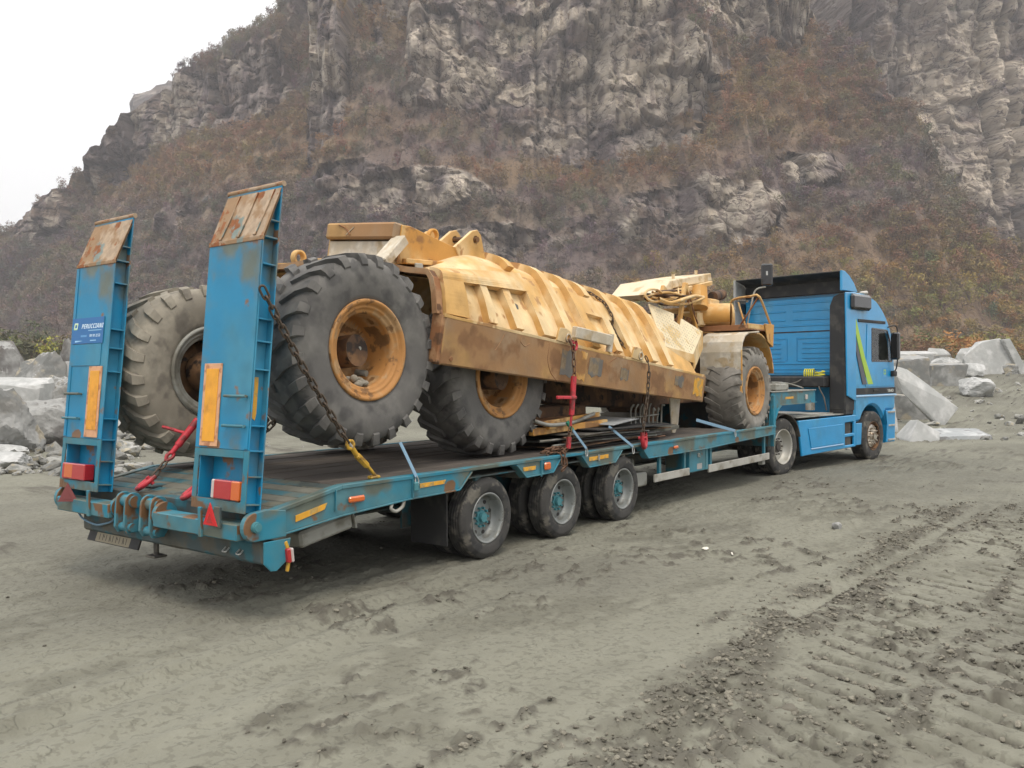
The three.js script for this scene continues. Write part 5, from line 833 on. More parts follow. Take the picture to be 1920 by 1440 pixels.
  new MB().box(5.1, 5.62, -0.84, -0.36, -0.62, -0.6, 0.004).build('front_foot_plate', M.brownDark, B);
  new MB().box(5.05, 5.56, -0.84, -0.36, -2.2, -2.18, 0.004).build('front_foot_plate', M.brownDark, B);
}

// ------------------------------------------------------------------ chains, straps and loose scrap
const linkGeo = (() => { const p = []; const L = 0.021, r = 0.014; for (let i = 0; i < 8; i++) { const t = -Math.PI / 2 + Math.PI * i / 7; p.push(V(r * Math.cos(t) * 1, 0, 0).set(Math.cos(t) * r, L + 0, 0)); }
  const q = []; for (let i = 0; i <= 6; i++) { const t = Math.PI * i / 6; q.push(V(Math.cos(t) * r, L + Math.sin(t) * r, 0)); } for (let i = 0; i <= 6; i++) { const t = Math.PI + Math.PI * i / 6; q.push(V(Math.cos(t) * r, -L + Math.sin(t) * r, 0)); }
  return new MB().add(new THREE.TubeGeometry(new THREE.CatmullRomCurve3(q, true, 'catmullrom', 0.3), 20, 0.0062, 5, true)).geo(); })();
function chain(parent, pts, mat, pitch = 0.052, scale = 1, sag = 0) {
  const c = new THREE.CatmullRomCurve3(pts, false, 'catmullrom', 0.2), n = Math.max(1, Math.floor(c.getLength() / (pitch * scale)));
  for (let i = 0; i < n; i++) { const p = c.getPointAt((i + 0.5) / n), d = c.getTangentAt((i + 0.5) / n); const m = mesh('link', linkGeo, mat, parent); m.position.copy(p); m.quaternion.setFromUnitVectors(V(0, 1, 0), d); m.rotateY(i % 2 ? Math.PI / 2 : 0); m.rotateY(0.4); m.scale.setScalar(scale); }
}
function hook(parent, p, dir, mat, s = 1, ry = 0) { // a grab hook, its eye at p, hanging towards dir
  const g = part('hook', parent, p.x, p.y, p.z); const pts = [V(0, 0.02, 0), V(0, -0.05, 0), V(0.035, -0.09, 0), V(0.075, -0.085, 0), V(0.095, -0.045, 0), V(0.085, -0.005, 0), V(0.07, 0.012, 0)].map(q => q.multiplyScalar(s));
  new MB().tube(pts, 0.017 * s, 8, 30).build('hook_bow', mat, g); new MB().cyl(V(0, -0.02 * s, -0.03 * s), V(0, -0.02 * s, 0.03 * s), 0.012 * s).build('hook_pin', mat, g); g.quaternion.setFromUnitVectors(V(0, -1, 0), dir.clone().normalize()); g.rotateY(ry); return g;
}
{ // chain from the right ramp down across the big tyre, with a yellow turnbuckle
  const c = thing('lashing_chain', 'dark chain with yellow turnbuckle, hooked to the right ramp and slanting over the big tyre', 'chain', -2.66, 2.42, 1.4), o = c.position;
  const R = (x, y, z) => V(x - o.x, y - o.y, z - o.z);
  chain(c, [R(-2.66, 2.42, 1.40), R(-2.55, 2.24, 1.40), R(-2.30, 1.88, 1.38), R(-2.0, 1.49, 1.36), R(-1.80, 1.25, 1.34)], M.chain, 0.05, 1.55);
  new MB().cyl(R(-1.80, 1.25, 1.34), R(-1.72, 1.17, 1.33), 0.016).build('hook_shank', M.silver, c);
  const tb = new MB().tube([R(-1.75, 1.2, 1.335), R(-1.70, 1.14, 1.33)], 0.022).bar(R(-1.70, 1.14, 1.33), R(-1.56, 1.03, 1.315), 0.05, 0.05, 0.014).cyl(R(-1.57, 1.04, 1.316), R(-1.46, 0.945, 1.30), 0.016, 0.014).build('turnbuckle', M.yellowSteel, c);
  new MB().lathe([[0.02, -0.012], [0.045, -0.012], [0.045, 0.012], [0.02, 0.012], [0.02, -0.012]], 16, new THREE.Matrix4().setPosition(R(-1.77, 1.225, 1.337))).build('turnbuckle_eye', M.yellowSteel, c);
  new MB().box(-1.52 - o.x, -1.41 - o.x, 0.918 - o.y, 0.945 - o.y, 1.26 - o.z, 1.32 - o.z, 0.01).build('anchor_claw', M.yellowSteel, c);
}
{ // red ratchet binder at the first lifting eye
  const c = thing('lashing_chain', 'rusty chain with red ratchet binder hanging from the eye on the hopper rim', 'chain', 1.30, 0.915, 1.40), o = c.position, R = (x, y, z) => V(x - o.x, y - o.y, z - o.z);
  new MB().tube([R(1.44, 2.17, 1.36), R(1.36, 2.16, 1.40), R(1.38, 2.10, 1.42)], 0.018).build('shackle', M.chainRust, c);
  hook(c, R(1.42, 2.14, 1.40), V(-0.1, -1, 0.05), M.red, 0.9);
  chain(c, [R(1.40, 2.10, 1.42), R(1.41, 1.95, 1.42), R(1.42, 1.80, 1.42), R(1.40, 1.72, 1.42)], M.chainRust, 0.05, 1.3);
  new MB().cyl(R(1.41, 1.76, 1.42), R(1.36, 1.34, 1.42), 0.033, 0.03, 12).build('binder_barrel', M.red, c);
  new MB().cyl(R(1.36, 1.34, 1.42), R(1.34, 1.22, 1.42), 0.014).build('binder_rod', M.red, c);
  new MB().bar(R(1.42, 1.53, 1.44), R(1.02, 1.54, 1.46), 0.035, 0.03).build('binder_handle', M.red, c);
  chain(c, [R(1.34, 1.22, 1.42), R(1.30, 1.08, 1.42), R(1.28, 0.98, 1.41), R(1.24, 0.93, 1.38)], M.chainRust, 0.05, 1.35);
  new MB().cyl(R(1.31, 1.10, 1.42), R(1.29, 0.98, 1.42), 0.03, 0.026, 10).build('lower_hook', M.red, c);
  for (let k = 0; k < 5; k++) chain(c, [R(1.05 + rr(-0.05, 0.1), 0.925 + k * 0.012, 1.30 + rr(-0.06, 0.03)), R(1.2, 0.94 + k * 0.012, 1.33 + rr(-0.05, 0.05)), R(1.36 + rr(-0.05, 0.1), 0.928 + k * 0.01, 1.28 + rr(-0.05, 0.06))], M.chainRust, 0.05, 1.35);
  chain(c, [R(1.22, 0.94, 1.37), R(1.20, 0.92, 1.41), R(1.19, 0.84, 1.42), R(1.2, 0.77, 1.42), R(1.23, 0.80, 1.42), R(1.22, 0.88, 1.42)], M.chainRust, 0.05, 1.4);
}
{ // chain over the hopper
  const c = thing('lashing_chain', 'thin dark chain lying over the hopper ribs and hooked to the bed in red', 'chain', 2.95, 0.915, 1.42), o = c.position, R = (x, y, z) => V(x - o.x, y - o.y, z - o.z);
  body.updateMatrixWorld(true); const W = (s, q, off) => bodyPt(s, q, off).applyMatrix4(body.matrixWorld).sub(o);
  chain(c, [W(3.50, 5.4, 0.02), W(3.51, 4.2, 0.02), W(3.52, 3.1, 0.085), W(3.53, 2.2, 0.085), W(3.54, 1.8, 0.02), W(3.56, 1.0, 0.02), W(3.62, 0.2, 0.06)], M.chain, 0.05, 1.15);
  chain(c, [R(3.12, 2.0, 1.38), R(3.14, 1.93, 1.40), R(3.13, 1.84, 1.42), R(3.07, 1.5, 1.43), R(2.96, 1.2, 1.44), R(2.92, 1.02, 1.44)], M.chain, 0.05, 1.3);
  hook(c, R(2.92, 1.03, 1.44), V(0.05, -1, 0), M.red, 1.75, 0.3);
}
{ // red binder chain on the tail, left of the right ramp
  const c = thing('lashing_chain', 'red ratchet binder and chain hooked to the tail boards between the ramps', 'chain', -2.62, 0.85, -0.28), o = c.position, R = (x, y, z) => V(x - o.x, y - o.y, z - o.z);
  hook(c, R(-2.52, 0.92, -0.30), V(-0.75, -0.5, 0.0), M.red, 1.35, 1.3);
  chain(c, [R(-2.52, 0.925, -0.30), R(-2.42, 1.0, -0.33), R(-2.36, 1.05, -0.36)], M.chain, 0.05, 1.5);
  new MB().tube([R(-2.36, 1.05, -0.36), R(-2.34, 1.10, -0.37), R(-2.29, 1.13, -0.36), R(-2.30, 1.08, -0.35), R(-2.36, 1.05, -0.36)], 0.016).build('grab_link', M.red, c);
  new MB().cyl(R(-2.31, 1.11, -0.36), R(-2.25, 1.18, -0.35), 0.02, 0.024).build('binder_rod', M.red, c); new MB().cyl(R(-2.25, 1.18, -0.35), R(-2.08, 1.40, -0.30), 0.032, 0.032, 12).build('binder_barrel', M.red, c);
  new MB().bar(R(-2.17, 1.28, -0.33), R(-2.27, 1.34, -0.56), 0.026, 0.026).build('binder_handle', M.red, c);
  chain(c, [R(-2.08, 1.40, -0.30), R(-1.9, 1.62, -0.25), R(-1.75, 1.8, -0.2)], M.chain, 0.05, 1.4);
}
{ const c = thing('lashing_chain', 'short chain with red hook gripping the tail edge beside the right ramp', 'chain', -2.66, 0.83, 0.42), o = c.position, R = (x, y, z) => V(x - o.x, y - o.y, z - o.z);
  hook(c, R(-2.56, 0.90, 0.44), V(-0.75, -0.5, -0.05), M.red, 1.35, 1.3); chain(c, [R(-2.56, 0.905, 0.44), R(-2.44, 1.0, 0.5), R(-2.2, 1.2, 0.6), R(-1.9, 1.5, 0.7)], M.chain, 0.05, 1.5); }
function strap(label, a, b, w = 0.035, extra) { const c = thing('lashing_strap', label, 'strap', b.x, b.y, b.z), A = a.clone().sub(b); const d = A.clone().normalize(); new MB().bar(A, V(0, 0.03, 0), w, 0.006, 0.002).build('webbing', M.strap, c); new MB().tube([V(0, 0.04, 0), V(0.02, 0.0, 0.004), V(0.01, -0.05, 0.006), V(-0.02, -0.05, 0.006), V(-0.015, 0.02, 0)], 0.006).build('strap_hook', M.silver, c); if (extra) new MB().bar(A, A.clone().multiplyScalar(0.72), w * 1.15, 0.03, 0.004).build('strap_buckle', extra, c); return c; }
strap('pale blue strap over the bed edge between the two big tyres', V(-1.14, 1.20, 1.28), V(-1.07, 0.87, 1.405));
strap('short strap with green buckle hooked beside the red binder chain', V(1.45, 1.26, 1.30), V(1.69, 0.92, 1.40), 0.035, M.strapGreen);
strap('pale blue strap hooked to the bed edge behind the scrap sheets', V(2.38, 1.16, 1.28), V(2.74, 0.87, 1.405));
strap('long blue strap slanting down to the bed edge by the front tyre', V(4.95, 1.12, 1.2), V(5.86, 0.89, 1.405), 0.045);
// scrap lying on the bed under the hopper
const scrap = (label, cat, x, y, z) => thing('scrap_' + cat.replace(' ', '_'), label, cat, x, y, z, 'scrap under the hopper');
{
  let s = scrap('long orange brown steel bar on top of the scrap heap', 'bar', 1.9, 1.15, 1.05); new MB().obox(0, 0.02, 0, 1.5, 0.075, 0.07, 0, -0.03, 0.03).build('bar', M.amber, s); new MB().obox(-0.45, 0.04, 0.04, 0.14, 0.04, 0.05).build('clip', M.amber, s);
  s = scrap('rusty orange framed sheet lying on the scrap heap', 'framed sheet', 2.0, 1.26, 0.75); new MB().obox(0, 0, 0, 1.4, 0.02, 0.5, 0.05, 0.1, 0.03).build('sheet', M.railEdge, s); new MB().obox(0, 0.0, 0.27, 1.4, 0.06, 0.03, 0.05, 0.1, 0.03).build('edge', M.amber, s);
  s = scrap('curved grey steel strip bent over the scrap heap', 'strip', 1.6, 1.2, 1.0); new MB().tube([V(-0.5, 0.08, 0.1), V(-0.2, 0.02, 0.12), V(0.3, 0.03, 0.1), V(0.9, 0.1, 0)], 0.022).build('strip', M.greySteel, s);
  s = scrap('flat grey sheet lying across the middle of the scrap heap', 'sheet', 2.9, 1.2, 0.85); new MB().prism([[-0.5, 0], [0.55, 0], [0.3, 0.016], [-0.4, 0.016]], -0.35, 0.35, 0.003).build('sheet', M.slate, s); s.rotation.set(0.05, 0.2, 0.02);
  s = scrap('pale grey sheet at the front end of the scrap heap', 'sheet', 4.05, 1.05, 0.95); new MB().obox(0, 0, 0, 1.0, 0.05, 0.4, 0.12, 0.05, 0.02, 0.004).build('sheet', M.woodPale, s);
  s = scrap('dark rusty sheets stacked flat on the bed', 'sheet', 2.9, 0.915, 0.75);
  for (let i = 0; i < 7; i++) new MB().obox(rr(-0.5, 0.4), 0.02 + i * 0.032, rr(-0.1, 0.12), rr(1.8, 2.6), 0.014, rr(0.7, 1.0), rr(-0.03, 0.03), rr(-0.15, 0.15), rr(-0.02, 0.02), 0.002).build('sheet', i % 3 === 1 ? M.brownDark : i % 3 ? M.darkSteel : M.black, s);
  for (let i = 0; i < 6; i++) new MB().tube([V(rr(-1.7, -0.6), 0.04 + i * 0.03, rr(0.3, 0.5)), V(rr(-0.5, 0.2), 0.05 + i * 0.03, rr(0.3, 0.52)), V(rr(0.3, 1.0), 0.04 + i * 0.03, rr(0.3, 0.5))], 0.012).build('rod', i % 2 ? M.greySteel : M.chainRust, s);
  s = scrap('bent grey grille of upright bars standing in the scrap', 'grille', 3.95, 0.98, 0.9); for (let i = 0; i < 7; i++) new MB().tube([V(-0.35 + i * 0.12, 0.05, 0), V(-0.35 + i * 0.12, 0.32, rr(-0.02, 0.02)), V(-0.31 + i * 0.12, 0.40 - (i > 4 ? 0.1 : 0), 0.02)], 0.012, 6).build('upright', M.greySteel, s); new MB().tube([V(-0.4, 0.22, 0.015), V(0.4, 0.24, 0.015)], 0.01, 6).build('crossbar', M.greySteel, s); new MB().tube([V(0.5, 0.02, 0), V(0.52, 0.34, 0), V(0.6, 0.36, 0)], 0.014, 6).build('upright', M.greySteel, s);
  s = scrap('brown block standing behind the grille in the scrap', 'block', 2.3, 1.2, 0.5); new MB().box(-0.6, 0.5, 0, 0.2, -0.3, 0.2, 0.01).build('block', M.brownDark, s);
}
{ // tread plate cover lying on the front of the hopper
  const P = (x, y, z) => V(x, y, z), o = V(4.674, 2.80, 0.6), e1 = V(5.839, 2.43, 0.9).sub(o).normalize(), w0 = V(5.075, 2.063, 1.1).sub(o), n = e1.clone().cross(w0).normalize(), e2 = n.clone().cross(e1).normalize();
  const pr = (v) => { const d = v.clone().sub(o); return [d.dot(e1), d.dot(e2)]; };
  const pts = [o, V(5.258, 2.664, 0.68), V(5.12, 2.555, 0.76), V(5.23, 2.50, 0.82), V(5.40, 2.61, 0.75), V(5.839, 2.43, 0.9), V(5.075, 2.063, 1.1), V(4.335, 2.245, 1.1)].map(pr);
  const c = thing('tread_plate_cover', 'cream tread plate cover with a notch, lying on the front of the hopper', 'cover', o.x, o.y, o.z);
  const s = n.y > 0 ? 1 : -1, m = new THREE.Matrix4().makeBasis(e1, e2, n).setPosition(0, 0, 0);
  const pm = new MB().prism(pts, 0, -0.02 * s, 0.003); const q = new MB().add(pm.g[0], m).build('plate', M.tread, c);
  const [p5, p6, p7] = [pts[5], pts[6], pts[7]], L = (p, h) => V(0, 0, 0).addScaledVector(e1, p[0]).addScaledVector(e2, p[1]).addScaledVector(n, h * s);
  const fl = (a, b, h, nm) => { const g = new THREE.BufferGeometry(), A = L(a, 0.001), B = L(b, 0.001), D = A.clone().add(V(0, -h, 0)), E = B.clone().add(V(0, -h, 0)), t = V(0.012, 0, -0.012); const pos = []; for (const k of [[A, B, E], [A, E, D]]) for (const v of k) pos.push(v.x, v.y, v.z); for (const k of [[A, E, B], [A, D, E]]) for (const v of k) pos.push(v.x + t.x * -1, v.y, v.z + t.z); g.setAttribute('position', new THREE.Float32BufferAttribute(pos, 3)); g.computeVertexNormals(); new MB().add(g).build(nm, M.cream, c); };
  fl(p5, p6, 0.26, 'side_flange'); fl(p6, p7, 0.12, 'rear_flange');
  // raised tread lozenges
  const b = new MB(); const lo = [Math.min(...pts.map(k => k[0])), Math.max(...pts.map(k => k[0]))], hi = [Math.min(...pts.map(k => k[1])), Math.max(...pts.map(k => k[1]))]; const inside = (x, y) => { let r = false; for (let i = 0, j = pts.length - 1; i < pts.length; j = i++) if ((pts[i][1] > y) !== (pts[j][1] > y) && x < (pts[j][0] - pts[i][0]) * (y - pts[i][1]) / (pts[j][1] - pts[i][1]) + pts[i][0]) r = !r; return r; };
  let k = 0; for (let x = lo[0]; x < lo[1]; x += 0.06) for (let y = hi[0]; y < hi[1]; y += 0.06) { k++; if (!inside(x, y) || !inside(x + 0.04, y + 0.03) || !inside(x - 0.04, y - 0.03)) continue; const g = chamferBox(0.035, 0.012, 0.005, 0.002); g.rotateZ((Math.round(x / 0.06) + Math.round(y / 0.06)) % 2 ? 0.8 : -0.8); g.translate(x, y, 0.002 * s); b.add(g, m); }
  if (b.g.length) b.build('tread_pattern', M.fender, c).userData.kind = 'stuff';
}

// ------------------------------------------------------------------ boulders and quarry blocks
function hullRock(pts, detail = 12, rough = 0.02, sd = 1) {
  const hull = flat(new ConvexGeometry(pts.map(p => V(...p)))), hp = hull.attributes.position, planes = [], a = V(0, 0, 0), b = V(0, 0, 0), c = V(0, 0, 0);
  const cen = V(0, 0, 0); pts.forEach(p => cen.add(V(...p))); cen.divideScalar(pts.length); const ext = V(0.1, 0.1, 0.1); pts.forEach(p => { ext.x = Math.max(ext.x, Math.abs(p[0] - cen.x)); ext.y = Math.max(ext.y, Math.abs(p[1] - cen.y)); ext.z = Math.max(ext.z, Math.abs(p[2] - cen.z)); });
  for (let i = 0; i < hp.count; i += 3) { a.fromBufferAttribute(hp, i); b.fromBufferAttribute(hp, i + 1); c.fromBufferAttribute(hp, i + 2); const n = b.clone().sub(a).cross(c.clone().sub(a)); if (n.lengthSq() < 1e-10) continue; n.normalize(); let o = a.clone().sub(cen).dot(n); if (o < 0) { n.negate(); o = -o; } planes.push([n, o]); }
  const g = new THREE.IcosahedronGeometry(1, detail), p = g.attributes.position, d = V(0, 0, 0);
  for (let i = 0; i < p.count; i++) { d.fromBufferAttribute(p, i).multiply(ext); let r = 9; for (const [n, o] of planes) { const k = n.dot(d); if (k > 1e-4) r = Math.min(r, o / k); } r *= 1 + rough * ((fbm(d.x * 2.5 + sd, d.y * 2.5, d.z * 2.5, 4) - 0.5) * 2 + (fbm(d.x * 9 + sd, d.y * 9, d.z * 9, 3) - 0.5) * 0.8); p.setXYZ(i, cen.x + d.x * r, cen.y + d.y * r, cen.z + d.z * r); }
  const f = flat(g); f.computeVertexNormals(); return cubeUV(f);
}
function boulder(label, x, y, z, geo, mat, group, cat = 'boulder', ry = -0.9231) { const m = mesh(numbered(cat === 'boulder' ? 'boulder' : 'stone_block'), geo, mat); m.position.set(x, y, z); m.rotation.y = ry; return tag(m, label, cat, group); }
const GL = 'boulders behind the ramps', GR = 'quarry blocks beyond the truck';
// left heap: random cut stones, sizes in metres
for (const [sd, x, z, w, h, d, m, label] of [
  [1, 2.45, -15.5, 0.98, 1.55, 0.9, M.rock, 'large angular grey boulder at the near edge of the left heap'],
  [2, 4.05, -15.6, 1.05, 1.4, 0.9, M.rockDark, 'dull brownish boulder half hidden by the left ramp'],
  [4, 7.3, -26.4, 1.2, 2.75, 1.1, M.rockDark, 'dark rounded boulder at the back of the left heap'],
  [5, 7.6, -24.4, 1.0, 2.5, 0.9, M.rock, 'mid grey boulder between the dark one and the pale slab'],
  [6, 6.5, -20.8, 1.15, 2.1, 0.9, M.rock, 'tilted grey boulder next to the left ramp'],
  [8, 2.2, -14.6, 0.75, 0.32, 0.5, M.rockPale, 'low pale slab lying in front of the large grey boulder'],
  [9, 1.0, -11.9, 0.72, 0.34, 0.5, M.rockPale, 'low white slab lying alone nearest the track on the left'],
  [10, 9.96, -27.6, 0.5, 2.95, 0.5, M.rockDark, 'heap of dark stones beyond the left ramp']]) boulder(label, x, rise(x, z) + h * 0.34, z, rockGeo(sd + 40, w, h * 0.72, d, 14, 17, 0.1, 0.6), m, GL);
for (let i = 0; i < 12; i++) { const d = rr(19, 33), a = -d * rr(0.46, 0.64), x = -6.57 + d * FX + a * RX, z = 6.61 + d * FZ + a * RZ, w = rr(0.3, 0.75), h = rr(0.35, 0.9); boulder('broken grey stone lying in the boulder heap behind the ramps', x, rise(x, z) + h * 0.25, z, rockGeo(90 + i, w, h * 0.7, w * 0.8, 10, 16, 0.1, 0.5), i % 3 ? M.rock : M.rockDark, 'broken stones in the left heap', 'boulder', rr(0, 6)); }
for (let i = 0; i < 9; i++) { const d = rr(30, 58), a = d * rr(0.45, 0.6), x = -6.57 + d * FX + a * RX, z = 6.61 + d * FZ + a * RZ, w = rr(0.4, 1.0), h = rr(0.4, 1.0); boulder('broken grey stone lying among the quarry blocks beyond the truck', x, rise(x, z) + h * 0.25, z, rockGeo(120 + i, w, h * 0.7, w * 0.8, 10, 16, 0.09, 0.7), i % 3 ? M.rock : M.rockPale, 'broken stones among the blocks', 'boulder', rr(0, 6)); }
boulder('flat topped pale slab behind the large grey boulder', 5.2, rise(5.2, -20.9), -20.9, hullRock([[-1.6, -0.3, -0.7], [0.9, -0.3, -0.7], [-1.6, -0.3, 0.6], [0.75, -0.3, 0.6], [-1.6, 1.8, -0.5], [0.95, 1.75, -0.5], [-1.6, 1.55, 0.5], [0.95, 1.5, 0.45]], 12, 0.02, 3), M.rockPale, GL);
boulder('pale flat slab under the heap of dark stones', 9.0, rise(9, -26), -26.0, hullRock([[-0.9, -0.3, -0.5], [1.2, -0.3, -0.5], [-0.8, -0.3, 0.5], [1.2, -0.3, 0.5], [-0.9, 1.95, -0.4], [1.2, 2.0, -0.4], [-0.7, 1.9, 0.5], [1.2, 1.95, 0.5]], 12, 0.02, 5), M.rockPale, GL);
// right blocks: outlines (across, up, towards the viewer) in metres
const blk = (label, x, y, z, pts, mat, rough = 0.012) => boulder(label, x, y, z, hullRock(pts, 16, rough, x), mat, GR, 'stone block');
blk('small white block tipped on its edge beside the truck bumper', 18.0, 0.0, 1.33, [[-0.45, -0.08, 0.3], [-0.42, 0.02, 0.5], [-0.1, 0.56, 0.25], [-0.05, 0.52, -0.3], [0.55, 0.22, 0.1], [0.42, 0.02, 0.35], [-0.2, -0.08, 0.55], [0.4, -0.08, -0.3], [-0.4, 0.1, -0.4]], M.rockPale);
blk('flat bluish slab lying in the mud beside the tipped white block', 19.1, 0.0, 2.1, [[-0.8, -0.1, 0.5], [0.75, -0.1, 0.4], [-0.75, -0.1, -0.5], [0.8, -0.1, -0.5], [-0.8, 0.26, -0.45], [0.78, 0.26, -0.5], [-0.75, 0.10, 0.45], [0.7, 0.12, 0.35]], M.slate, 0.03);
blk('big pale slab leaning on the other blocks by the truck', 23.8, 0.15, 0.3, [[-1.25, 1.9, 0.2], [-1.1, 1.5, 0.5], [-0.6, 1.75, 0.1], [0.3, 0.85, 0.35], [0.95, 0.50, 0.35], [0.62, 0.25, 0.5], [0.28, -0.15, 0.6], [-0.1, 0.3, 0.6], [-0.9, 0.95, 0.5], [-1.2, 1.7, -0.3], [0.2, 0.0, 0.1], [0.8, 0.45, 0.0]], M.rockPale);
blk('low grey block under the leaning pale slab', 25.1, 0.2, -0.35, [[-1.0, -0.3, 0.4], [0.45, -0.3, 0.4], [-1.0, -0.3, -0.5], [0.4, -0.3, -0.5], [-1.0, 0.85, 0.4], [0.4, 0.72, 0.4], [-1.0, 0.9, -0.4], [0.4, 0.8, -0.4]], M.rock, 0.03);
blk('upright grey slab with drill marks beside the truck mirror', 31.5, 0.7, -1.9, [[-1.1, -0.3, 0.4], [0.7, -0.3, 0.4], [-1.1, -0.3, -0.8], [0.7, -0.3, -0.8], [-1.2, 1.5, 0.5], [0.72, 1.68, 0.35], [-1.2, 1.75, -0.8], [0.62, 1.85, -0.7]], M.rock);
blk('square grey block with pale top between slab and wedge', 37.3, 1.1, -1.7, [[-0.75, -0.3, 0.5], [0.55, -0.3, 0.5], [-0.75, -0.3, -0.6], [0.6, -0.3, -0.6], [-0.8, 1.0, 0.5], [0.95, 1.05, 0.5], [-0.8, 1.1, -0.6], [0.9, 1.15, -0.6]], M.rock);
blk('tall wedge shaped pale block standing farthest to the right', 45.5, 1.6, -0.9, [[-1.35, -0.2, 0.6], [1.25, -0.2, 0.6], [-1.3, -0.2, -0.7], [1.5, -0.2, -0.5], [-1.65, 0.95, 0.2], [-0.6, 1.75, 0.1], [0.4, 1.98, 0.1], [0.55, 1.9, -0.4], [-0.6, 1.8, -0.5]], M.rockPale, 0.02);
blk('white slab leaning against the tall wedge block', 46.0, 1.6, 0.05, [[-0.75, 1.9, 0.3], [-0.35, 1.95, 0.3], [0.75, -0.2, 0.4], [0.2, -0.2, 0.45], [-0.75, 1.85, -0.9], [-0.4, 1.9, -0.9], [0.7, -0.2, -0.9], [0.2, -0.2, -0.9]], M.rockPale, 0.008);
blk('grey boulder in front of the distant slabs', 50.5, 1.85, -4.2, [[-0.8, -0.2, 0.4], [0.8, -0.2, 0.4], [-0.8, -0.2, -0.5], [0.8, -0.2, -0.5], [-0.55, 0.95, 0.2], [0.35, 1.0, 0.2], [0.6, 0.6, -0.3], [-0.4, 1.0, -0.3]], M.rock, 0.04);
blk('long low slab with white top behind the upright slab', 53.7, 1.85, -6.5, [[-1.6, -0.2, 0.4], [1.3, -0.2, 0.4], [-1.6, -0.2, -0.9], [1.3, -0.2, -0.9], [-1.6, 1.1, 0.4], [1.3, 1.15, 0.4], [-1.6, 1.35, -0.9], [1.3, 1.35, -0.9]], M.rockPale);
blk('low pale hump of stone in the far row, nearer the upright slab', 61.2, 1.9, -6.6, [[-1.2, -0.2, 0.5], [1.0, -0.2, 0.5], [-1.1, -0.2, -0.6], [1.0, -0.2, -0.6], [-0.6, 1.65, 0], [0.4, 1.6, 0], [-0.9, 1.2, 0.3], [0.8, 1.2, 0.3]], M.rockPale, 0.04);
blk('low pale hump of stone in the far row, beside the wedge block', 62.6, 1.9, -4.9, [[-1.2, -0.2, 0.5], [1.2, -0.2, 0.5], [-1.1, -0.2, -0.6], [1.2, -0.2, -0.6], [-0.5, 1.6, 0], [0.5, 1.7, 0], [-0.9, 1.2, 0.3], [1.0, 1.2, 0.3]], M.rockPale, 0.04);
blk('far flat slab showing behind the tall wedge block', 64.5, 1.9, -0.6, [[-0.8, -0.2, 0.5], [2.4, -0.2, 0.5], [-0.8, -0.2, -0.6], [2.4, -0.2, -0.6], [-0.8, 1.5, 0.4], [2.4, 1.0, 0.4], [-0.8, 1.6, -0.5], [2.4, 1.2, -0.5]], M.rock, 0.03);
blk('rough grey block low beside the truck bumper', 20.6, 0.0, -0.2, [[-0.5, -0.1, 0.4], [0.35, -0.1, 0.4], [-0.5, -0.1, -0.4], [0.4, -0.1, -0.4], [-0.5, 0.85, 0.2], [0.3, 0.9, 0.2], [-0.5, 0.9, -0.4], [0.35, 0.85, -0.4]], M.rockPale, 0.04);
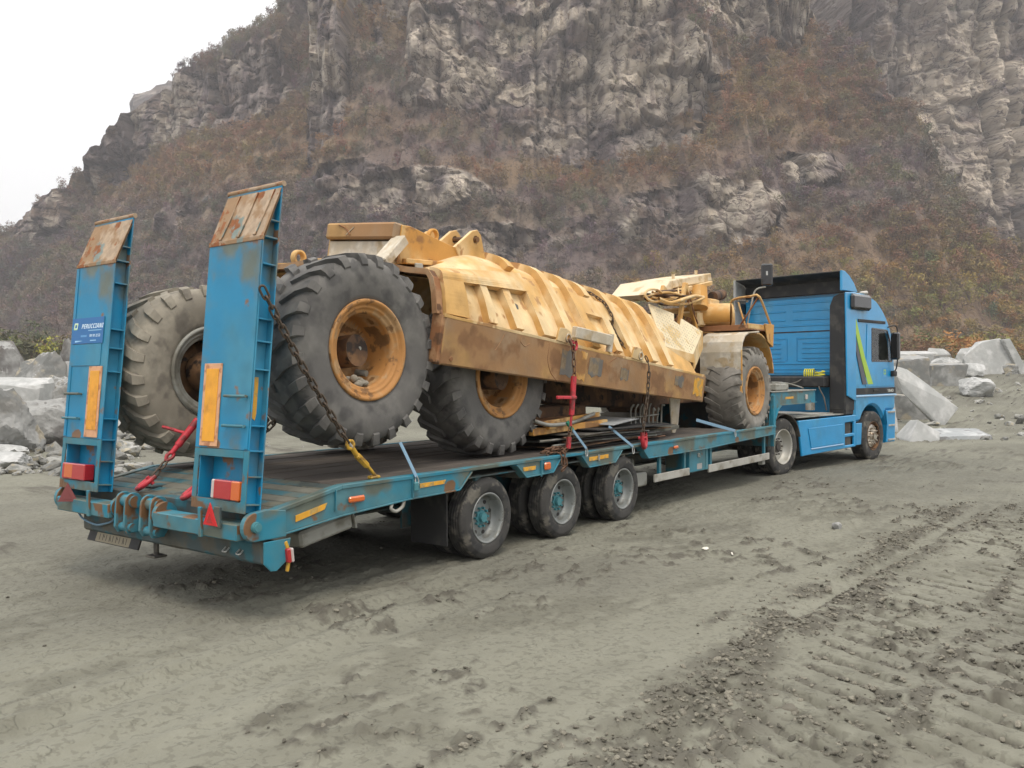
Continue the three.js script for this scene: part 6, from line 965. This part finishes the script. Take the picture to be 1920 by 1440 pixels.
{ // rubble round the blocks, and broken stone at the left
  const gs = [0, 1].map(i => rockGeo(300 + i, 1, 0.65, 0.85, 3, 10, 0.1, 0.5)), ls = [[], []];
  const add = (x, z, s) => ls[ls[0].length > ls[1].length ? 1 : 0].push(new THREE.Matrix4().compose(V(x, groundY(x, z) + s * 0.15, z), new THREE.Quaternion().setFromEuler(new THREE.Euler(rr(-0.5, 0.5), rr(0, 6.3), rr(-0.5, 0.5))), V(s * rr(0.8, 1.5), s * rr(0.6, 1), s)));
  for (let i = 0; i < 1500; i++) { const d = rr(16, 38), a = -d * rr(0.42, 0.72); add(-6.57 + d * FX + a * RX, 6.61 + d * FZ + a * RZ, 0.03 + 0.3 * Math.pow(rnd(), 4)); }
  for (let i = 0; i < 500; i++) { const d = rr(22, 60), a = d * rr(0.42, 0.62); add(-6.57 + d * FX + a * RX, 6.61 + d * FZ + a * RZ, 0.03 + 0.2 * Math.pow(rnd(), 5)); }
  for (let i = 0; i < 700; i++) { const d = rr(18, 60), a = d * rr(-0.5, 0.4); add(-6.57 + d * FX + a * RX, 6.61 + d * FZ + a * RZ, 0.02 + 0.12 * Math.pow(rnd(), 4)); }
  ls.forEach((l, i) => { const im = new THREE.InstancedMesh(gs[i], M.rock, l.length); im.name = numbered('stone_rubble'); l.forEach((m, k) => { im.setMatrixAt(k, m); const t = rr(0.5, 1.3); im.setColorAt(k, lin(t, t * 0.99, t * 0.95)); }); im.castShadow = im.receiveShadow = true; scene.add(im); tag(im, ['small grey stone rubble scattered between the boulders and blocks', 'small flat grey rubble scattered between the boulders and blocks'][i], 'rubble', 'rubble around the blocks', 'stuff'); });
}
// litter on the mud
{ const st = mesh('stone', rockGeo(71, 0.06, 0.055, 0.055, 5, 9, 0.08, 0.4), M.rockDark); st.position.set(3.54, groundY(3.54, 3.58) + 0.03, 3.58); tag(st, 'single dark fist sized stone lying on the mud by itself', 'stone');
  const a = mesh('stone', rockGeo(72, 0.05, 0.015, 0.035, 4, 9, 0.08, 0.4), M.white); a.name = 'stone_001'; a.position.set(1.62, groundY(1.62, 2.86) + 0.012, 2.86); tag(a, 'flat white chip of stone on the mud beside the trailer wheels', 'stone');
  const p = new MB().obox(0, 0, 0, 0.09, 0.006, 0.015, 0, 0.5, 0.05, 0.002).build('paper_scrap', M.white); p.position.set(1.53, groundY(1.53, 3.18) + 0.012, 3.18); tag(p, 'thin white scrap lying on the mud next to the flat white chip', 'litter');
  const r = mesh('stone_002', rockGeo(73, 0.07, 0.03, 0.05, 5, 9, 0.08, 0.3), M.clod); r.position.set(-2.05, groundY(-2.05, 5.02) + 0.014, 5.02); tag(r, 'rounded pale pebble pressed into the cleated track', 'stone'); }
renderer.render(scene, camera);
